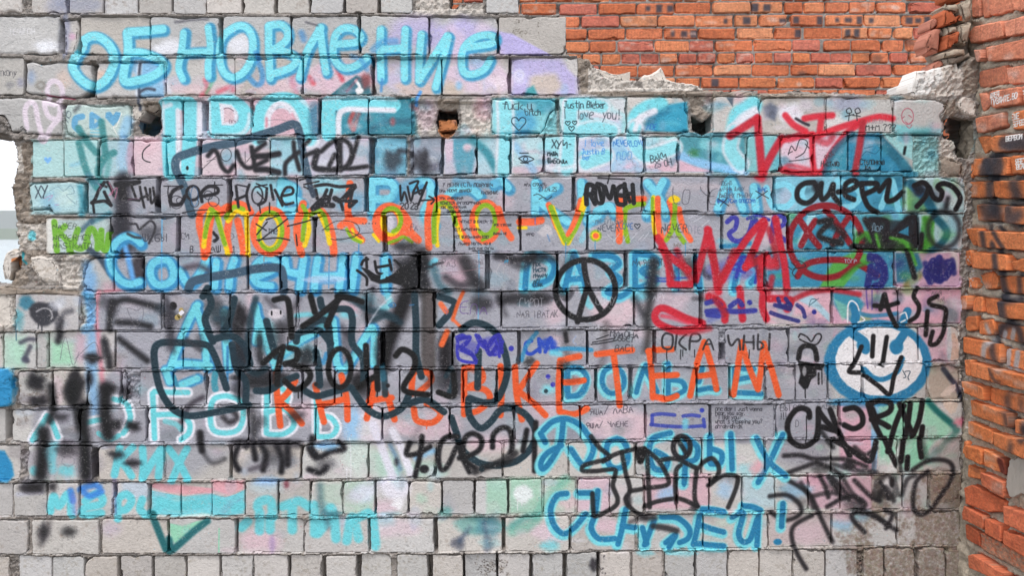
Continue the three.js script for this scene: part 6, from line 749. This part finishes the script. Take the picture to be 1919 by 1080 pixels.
// ---- brick wall that comes forward at the right
const sideBase = new THREE.Vector3(side.o.x + 0.05, 0, 0.2);
const pier = thing('brick_wall_001', 'weathered orange brick side wall with black and white spray marks at the corner', 'wall', sideBase);
{
  const list = `1820 -14 1834 -14 1833 32 1819 33|1836 -14 1851 -14 1854 30 1840 34|1853 -12 1893 -20 1899 20 1855 31|1895 -15 1935 -25 1935 18 1903 22|1818 65 1830 50 1882 39 1887 68 1866 74 1824 82|1889 41 1935 28 1935 62 1892 69|1835 93 1849 92 1849 111 1840 119|1852 89 1935 70 1935 110 1855 116|1833 134 1886 122 1887 156 1829 166|1889 128 1935 118 1935 155 1889 159|1837 175 1848 174 1856 195 1839 210|1852 171 1916 163 1918 195 1862 203|1921 162 1940 158 1940 192 1922 194|1832 222 1884 210 1887 239 1837 251|1895 211 1935 205 1935 243 1898 243|1831 257 1856 255 1853 280 1841 288|1859 256 1935 248 1935 283 1863 287|1808 306 1822 304 1823 333 1811 337|1824 298 1896 294 1898 328 1825 330|1898 293 1935 290 1935 328 1899 328|1812 341 1866 340 1866 371 1816 371|1868 340 1935 338 1935 372 1868 372|1831 383 1888 385 1887 416 1831 414|1890 386 1935 388 1935 422 1890 418|1812 428 1840 428 1840 461 1825 460|1841 432 1935 436 1935 470 1841 463|1808 471 1824 469 1825 498 1808 498|1826 471 1898 478 1902 508 1829 503|1903 490 1935 483 1935 512 1908 507|1834 515 1857 509 1868 520 1868 541 1848 542|1812 520 1830 522 1832 540 1814 540|1870 517 1935 520 1935 555 1872 548|1808 556 1822 554 1823 581 1808 580|1823 556 1841 557 1843 585 1824 584|1842 558 1875 562 1878 592 1844 588|1880 566 1935 570 1935 602 1884 595|1808 594 1834 592 1832 618 1812 622|1834 602 1862 597 1866 628 1834 627|1868 605 1935 615 1935 648 1868 632|1809 632 1880 646 1880 680 1809 660|1882 652 1935 662 1935 700 1886 685|1816 674 1830 675 1830 706 1820 705|1831 678 1863 687 1862 715 1831 706|1865 688 1935 706 1935 735 1867 717|1812 713 1850 726 1850 752 1815 737|1852 727 1935 745 1935 780 1852 754|1820 749 1899 775 1899 803 1821 778|1901 785 1935 790 1935 820 1901 812|1813 788 1866 808 1865 834 1816 815|1867 810 1935 828 1935 862 1867 836|1808 826 1815 827 1816 853 1808 850|1818 834 1849 842 1848 873 1817 858|1850 841 1887 861 1890 892 1850 874|1817 870 1842 882 1842 900 1818 895|1843 884 1889 905 1886 935 1842 910|1811 915 1824 908 1883 940 1887 960 1852 960 1816 945|1890 948 1935 965 1935 1005 1892 982|1808 962 1814 949 1849 967 1848 993 1808 974|1850 971 1883 986 1883 1017 1850 1000|1885 993 1935 1010 1935 1050 1885 1020|1808 982 1838 997 1838 1026 1808 1010|1840 998 1935 1048 1935 1085 1840 1028|1827 1041 1835 1038 1890 1075 1885 1095 1827 1065|1894 1078 1935 1098 1935 1130 1894 1108`;
  const bricks = list.split('|').map((s) => ({ p: pairs(s) }));
  bricks.forEach((b, i) => { b.out = b.p.length === 4 ? cornered(side, b.p, 0.007) : side.poly(b.p); { const d = rr(-14, 10); b.tone = (i > 53 ? [210, 112, 76] : i < 14 ? [222, 142, 112] : [226, 132, 80]).map((v) => v + d); } b.chalk = rnd() < 0.25; });
  const outs = bricks.map((b) => b.out);
  const tex = clayCanvas(side, bricks, '#b3a796', (x, q) => {
    const P = (a, b) => side.tex(side.at(a, b));
    const line = (col, w, soft, s, al = 0.82) => { x.save(); x.lineCap = x.lineJoin = 'round'; x.strokeStyle = col; x.globalAlpha = al; x.lineWidth = w * 0.58 * q; if (soft) x.filter = `blur(${soft * q}px)`; x.beginPath(); pairs(s).map((a) => P(...a)).forEach((a, i) => (i ? x.lineTo(...a) : x.moveTo(...a))); x.stroke(); x.restore(); };
    const K = '#33333d';
    line(K, 0.09, 0.008, '1884 268 1919 262 1935 262'); line(K, 0.05, 0.01, '1893 278 1930 276'); line(K, 0.12, 0.008, '1850 322 1854 308 1862 300'); line(K, 0.1, 0.008, '1874 300 1878 318 1862 330'); line(K, 0.06, 0.008, '1852 300 1862 328'); line(K, 0.08, 0.01, '1857 342 1858 372'); line(K, 0.09, 0.012, '1906 340 1912 372', 0.8); line(K, 0.08, 0.014, '1842 386 1850 410 1866 388', 0.8); line(K, 0.08, 0.012, '1858 384 1868 410', 0.8); line(K, 0.09, 0.012, '1896 388 1904 416 1920 404', 0.8); line(K, 0.05, 0.008, '1852 428 1853 462'); line(K, 0.035, 0.005, '1872 426 1880 448 1890 466'); line(K, 0.05, 0.006, '1870 458 1874 480 1880 508'); line(K, 0.06, 0.008, '1876 512 1880 548'); line(K, 0.04, 0.008, '1910 512 1908 550', 0.8); line(K, 0.09, 0.008, '1882 556 1888 592'); line(K, 0.05, 0.008, '1876 560 1890 566 1912 560', 0.8); line(K, 0.06, 0.008, '1868 630 1880 612 1898 606 1912 620 1914 644'); line(K, 0.05, 0.01, '1866 640 1864 660 1872 678', 0.85); line('#a9b2bb', 0.035, 0.006, '1848 610 1854 626'); line('#a9b2bb', 0.05, 0.006, '1848 672 1850 650 1860 640'); line('#b0b6be', 0.06, 0.004, '1888 656 1887 684'); line('#b0b6be', 0.05, 0.004, '1907 662 1905 690'); line('#b0b6be', 0.04, 0.004, '1880 632 1884 624'); line('#b4b8bd', 0.04, 0.004, '1896 634 1900 620'); line(K, 0.03, 0.006, '1866 692 1876 716 1884 720', 0.7); line(K, 0.06, 0.012, '1886 746 1890 770', 0.7); line(K, 0.05, 0.012, '1914 752 1918 775', 0.6); line(K, 0.05, 0.01, '1896 780 1896 808', 0.7); line('#20222c', 0.08, 0.008, '1919 806 1926 820'); line(K, 0.04, 0.01, '1906 832 1902 852', 0.8); line('#5c1f18', 0.06, 0.003, '1882 866 1886 888');
    // white marker words
    const words = (t, a, b, h, rise) => { const [ax, ay] = P(a, b); let pen = 0; x.save(); x.translate(ax, ay); x.rotate(rise); x.strokeStyle = '#ece8e6'; x.lineWidth = 0.0045 * q; x.lineCap = 'round'; const H = h * q; for (const ch of t) { const g = GL[ch] || GL[ch.toUpperCase()]; if (g) for (const st of g.split(' ')) { x.beginPath(); for (let i = 0; i + 1 < st.length; i += 2) { const X0 = pen + (+st[i] / 4) * H * 0.62, Y0 = +st[i + 1] / 6 * H; i ? x.lineTo(X0, Y0) : x.moveTo(X0, Y0); } x.stroke(); } pen += H * 0.76; } x.restore(); };
    words('ДЯЕЯ', 1859, 176, 0.018, 0); words('ПИЗДИТЕ,ВО РЫ', 1861, 187, 0.02, 0); words('ЕЩЁ', 1897, 215, 0.02, 0); words('БЕРЁЕС', 1898, 229, 0.018, 0); words('ВЕРВОМ', 1889, 256, 0.017, 0); words('ЯБЕТ', 1908, 299, 0.018, 0); words('ВЕЛО', 1909, 309, 0.016, 0);
    // pale splashes and dirt on the joints
    x.fillStyle = 'rgba(214,206,206,0.8)'; for (let i = 0; i < 60; i++) { const [a, b] = P(rr(1806, 1822), rr(480, 540)); x.beginPath(); x.ellipse(a, b, rr(1, 6), rr(1, 3), 0, 0, 6.3); x.fill(); } for (let i = 0; i < 40; i++) { const [a, b] = P(rr(1806, 1818), rr(676, 810)); x.beginPath(); x.ellipse(a, b, rr(1, 6), rr(1, 3), 0, 0, 6.3); x.fill(); }
    for (let i = 0; i < 700; i++) { const s = rr(1840, 1930), b = 998 + (s - 1840) * 0.55 + rr(0, 34), [a, c] = P(s, b); x.fillStyle = rnd() < 0.6 ? 'rgba(140,120,104,0.4)' : 'rgba(196,150,124,0.4)'; x.beginPath(); x.ellipse(a, c, rr(1, 8), rr(1, 4), 0, 0, 6.3); x.fill(); }
  });
  const m = new THREE.MeshStandardMaterial({ map: tex, roughness: 0.9, bumpMap: grainOn(side, 0.22), bumpScale: 0.005 });
  bricks.forEach((b) => part('brick', stone(side, b.out, { base: sideBase, z: rr(-0.003, 0.026), rough: 0.0034, chip: rr(0, 0.004), bevel: 0.004, bump: 0.003, step: 0.014, rings: [0.75, 0.4], depth: 0.12, tilt: [rr(-0.09, 0.09), rr(-0.16, 0.16)] }), m, pier));
  part('mortar', mortarBed(side, outs, [[-0.13, 0], [0.66, 0], [0.66, 2.72], [-0.13, 2.72]], [], { step: 0.007, thick: 0.25, base: sideBase, deep: 0.018, proud: -0.004, lump: 0.009, freq: 34 }), m, pier);
  // scab of plaster
  part('plaster_patch', stone(side, side.poly(pairs('1894 862 1914 856 1935 858 1935 928 1918 926 1908 934 1896 930 1890 912')), { base: sideBase, z: 0.014, depth: 0.03, rough: 0.01, chip: 0.02, bevel: 0.003, bump: 0.002, step: 0.01 }), new THREE.MeshStandardMaterial({ color: 0xaaa198, roughness: 0.95, bumpMap: grain, bumpScale: 0.003 }), pier);
  // broken toothing where the wall was torn off above
  const cm = (hex, b = 0.005) => new THREE.MeshStandardMaterial({ color: hex, roughness: 0.95, bumpMap: grainOn(front, 0.16), bumpScale: b });
  const cream = cm(0xb9aa98), clay = cm(0xb8603c), rose = cm(0xbb7a66), dust = cm(0x968a7e);
  for (const [s, z, mm, nm] of [
    ['1771 9 1780 2 1801 4 1808 14 1801 22 1780 16', -0.03, cream, 'mortar_lump'], ['1774 23 1780 13 1791 16 1797 30 1810 26 1800 45 1772 46', -0.02, clay, 'broken_brick'], ['1759 29 1772 23 1775 41 1759 48', -0.06, rose, 'broken_brick'],
    ['1749 64 1761 49 1777 48 1778 61 1774 93 1750 95 1745 81', -0.05, rose, 'broken_brick'], ['1778 64 1801 57 1804 81 1778 90', -0.015, clay, 'broken_brick'], ['1801 42 1828 36 1821 65 1819 83 1804 80', -0.02, cream, 'mortar_lump'],
    ['1772 95 1790 87 1813 90 1815 102 1774 107', -0.02, cream, 'mortar_lump'], ['1766 108 1780 106 1784 118 1761 126', -0.05, rose, 'broken_brick'], ['1778 106 1812 98 1832 100 1812 114 1800 118 1784 120', -0.03, dust, 'mortar_lump'],
    ['1780 46 1800 45 1802 58 1782 62', -0.03, cream, 'mortar_lump'], ['1800 4 1822 -6 1826 34 1812 38 1806 24', -0.02, cream, 'mortar_lump'], ['1778 -30 1822 -36 1824 -4 1780 0', -0.02, clay, 'broken_brick'], ['1764 48 1780 44 1784 62 1772 64', -0.06, dust, 'mortar_lump'],
    ['1782 40 1840 20 1842 176 1802 176 1786 110 1776 90', -0.075, dust, 'mortar_core'],
  ]) part(nm, stone(front, front.poly(pairs(s)), { base: sideBase, z, depth: 0.08, rough: 0.006, bevel: 0.012, bump: 0.009, step: 0.008, rings: [0.8, 0.55, 0.3], dome: nm === 'mortar_lump' ? 0.014 : 0.004 }), mm, pier);
}
renderer.render(scene, camera);
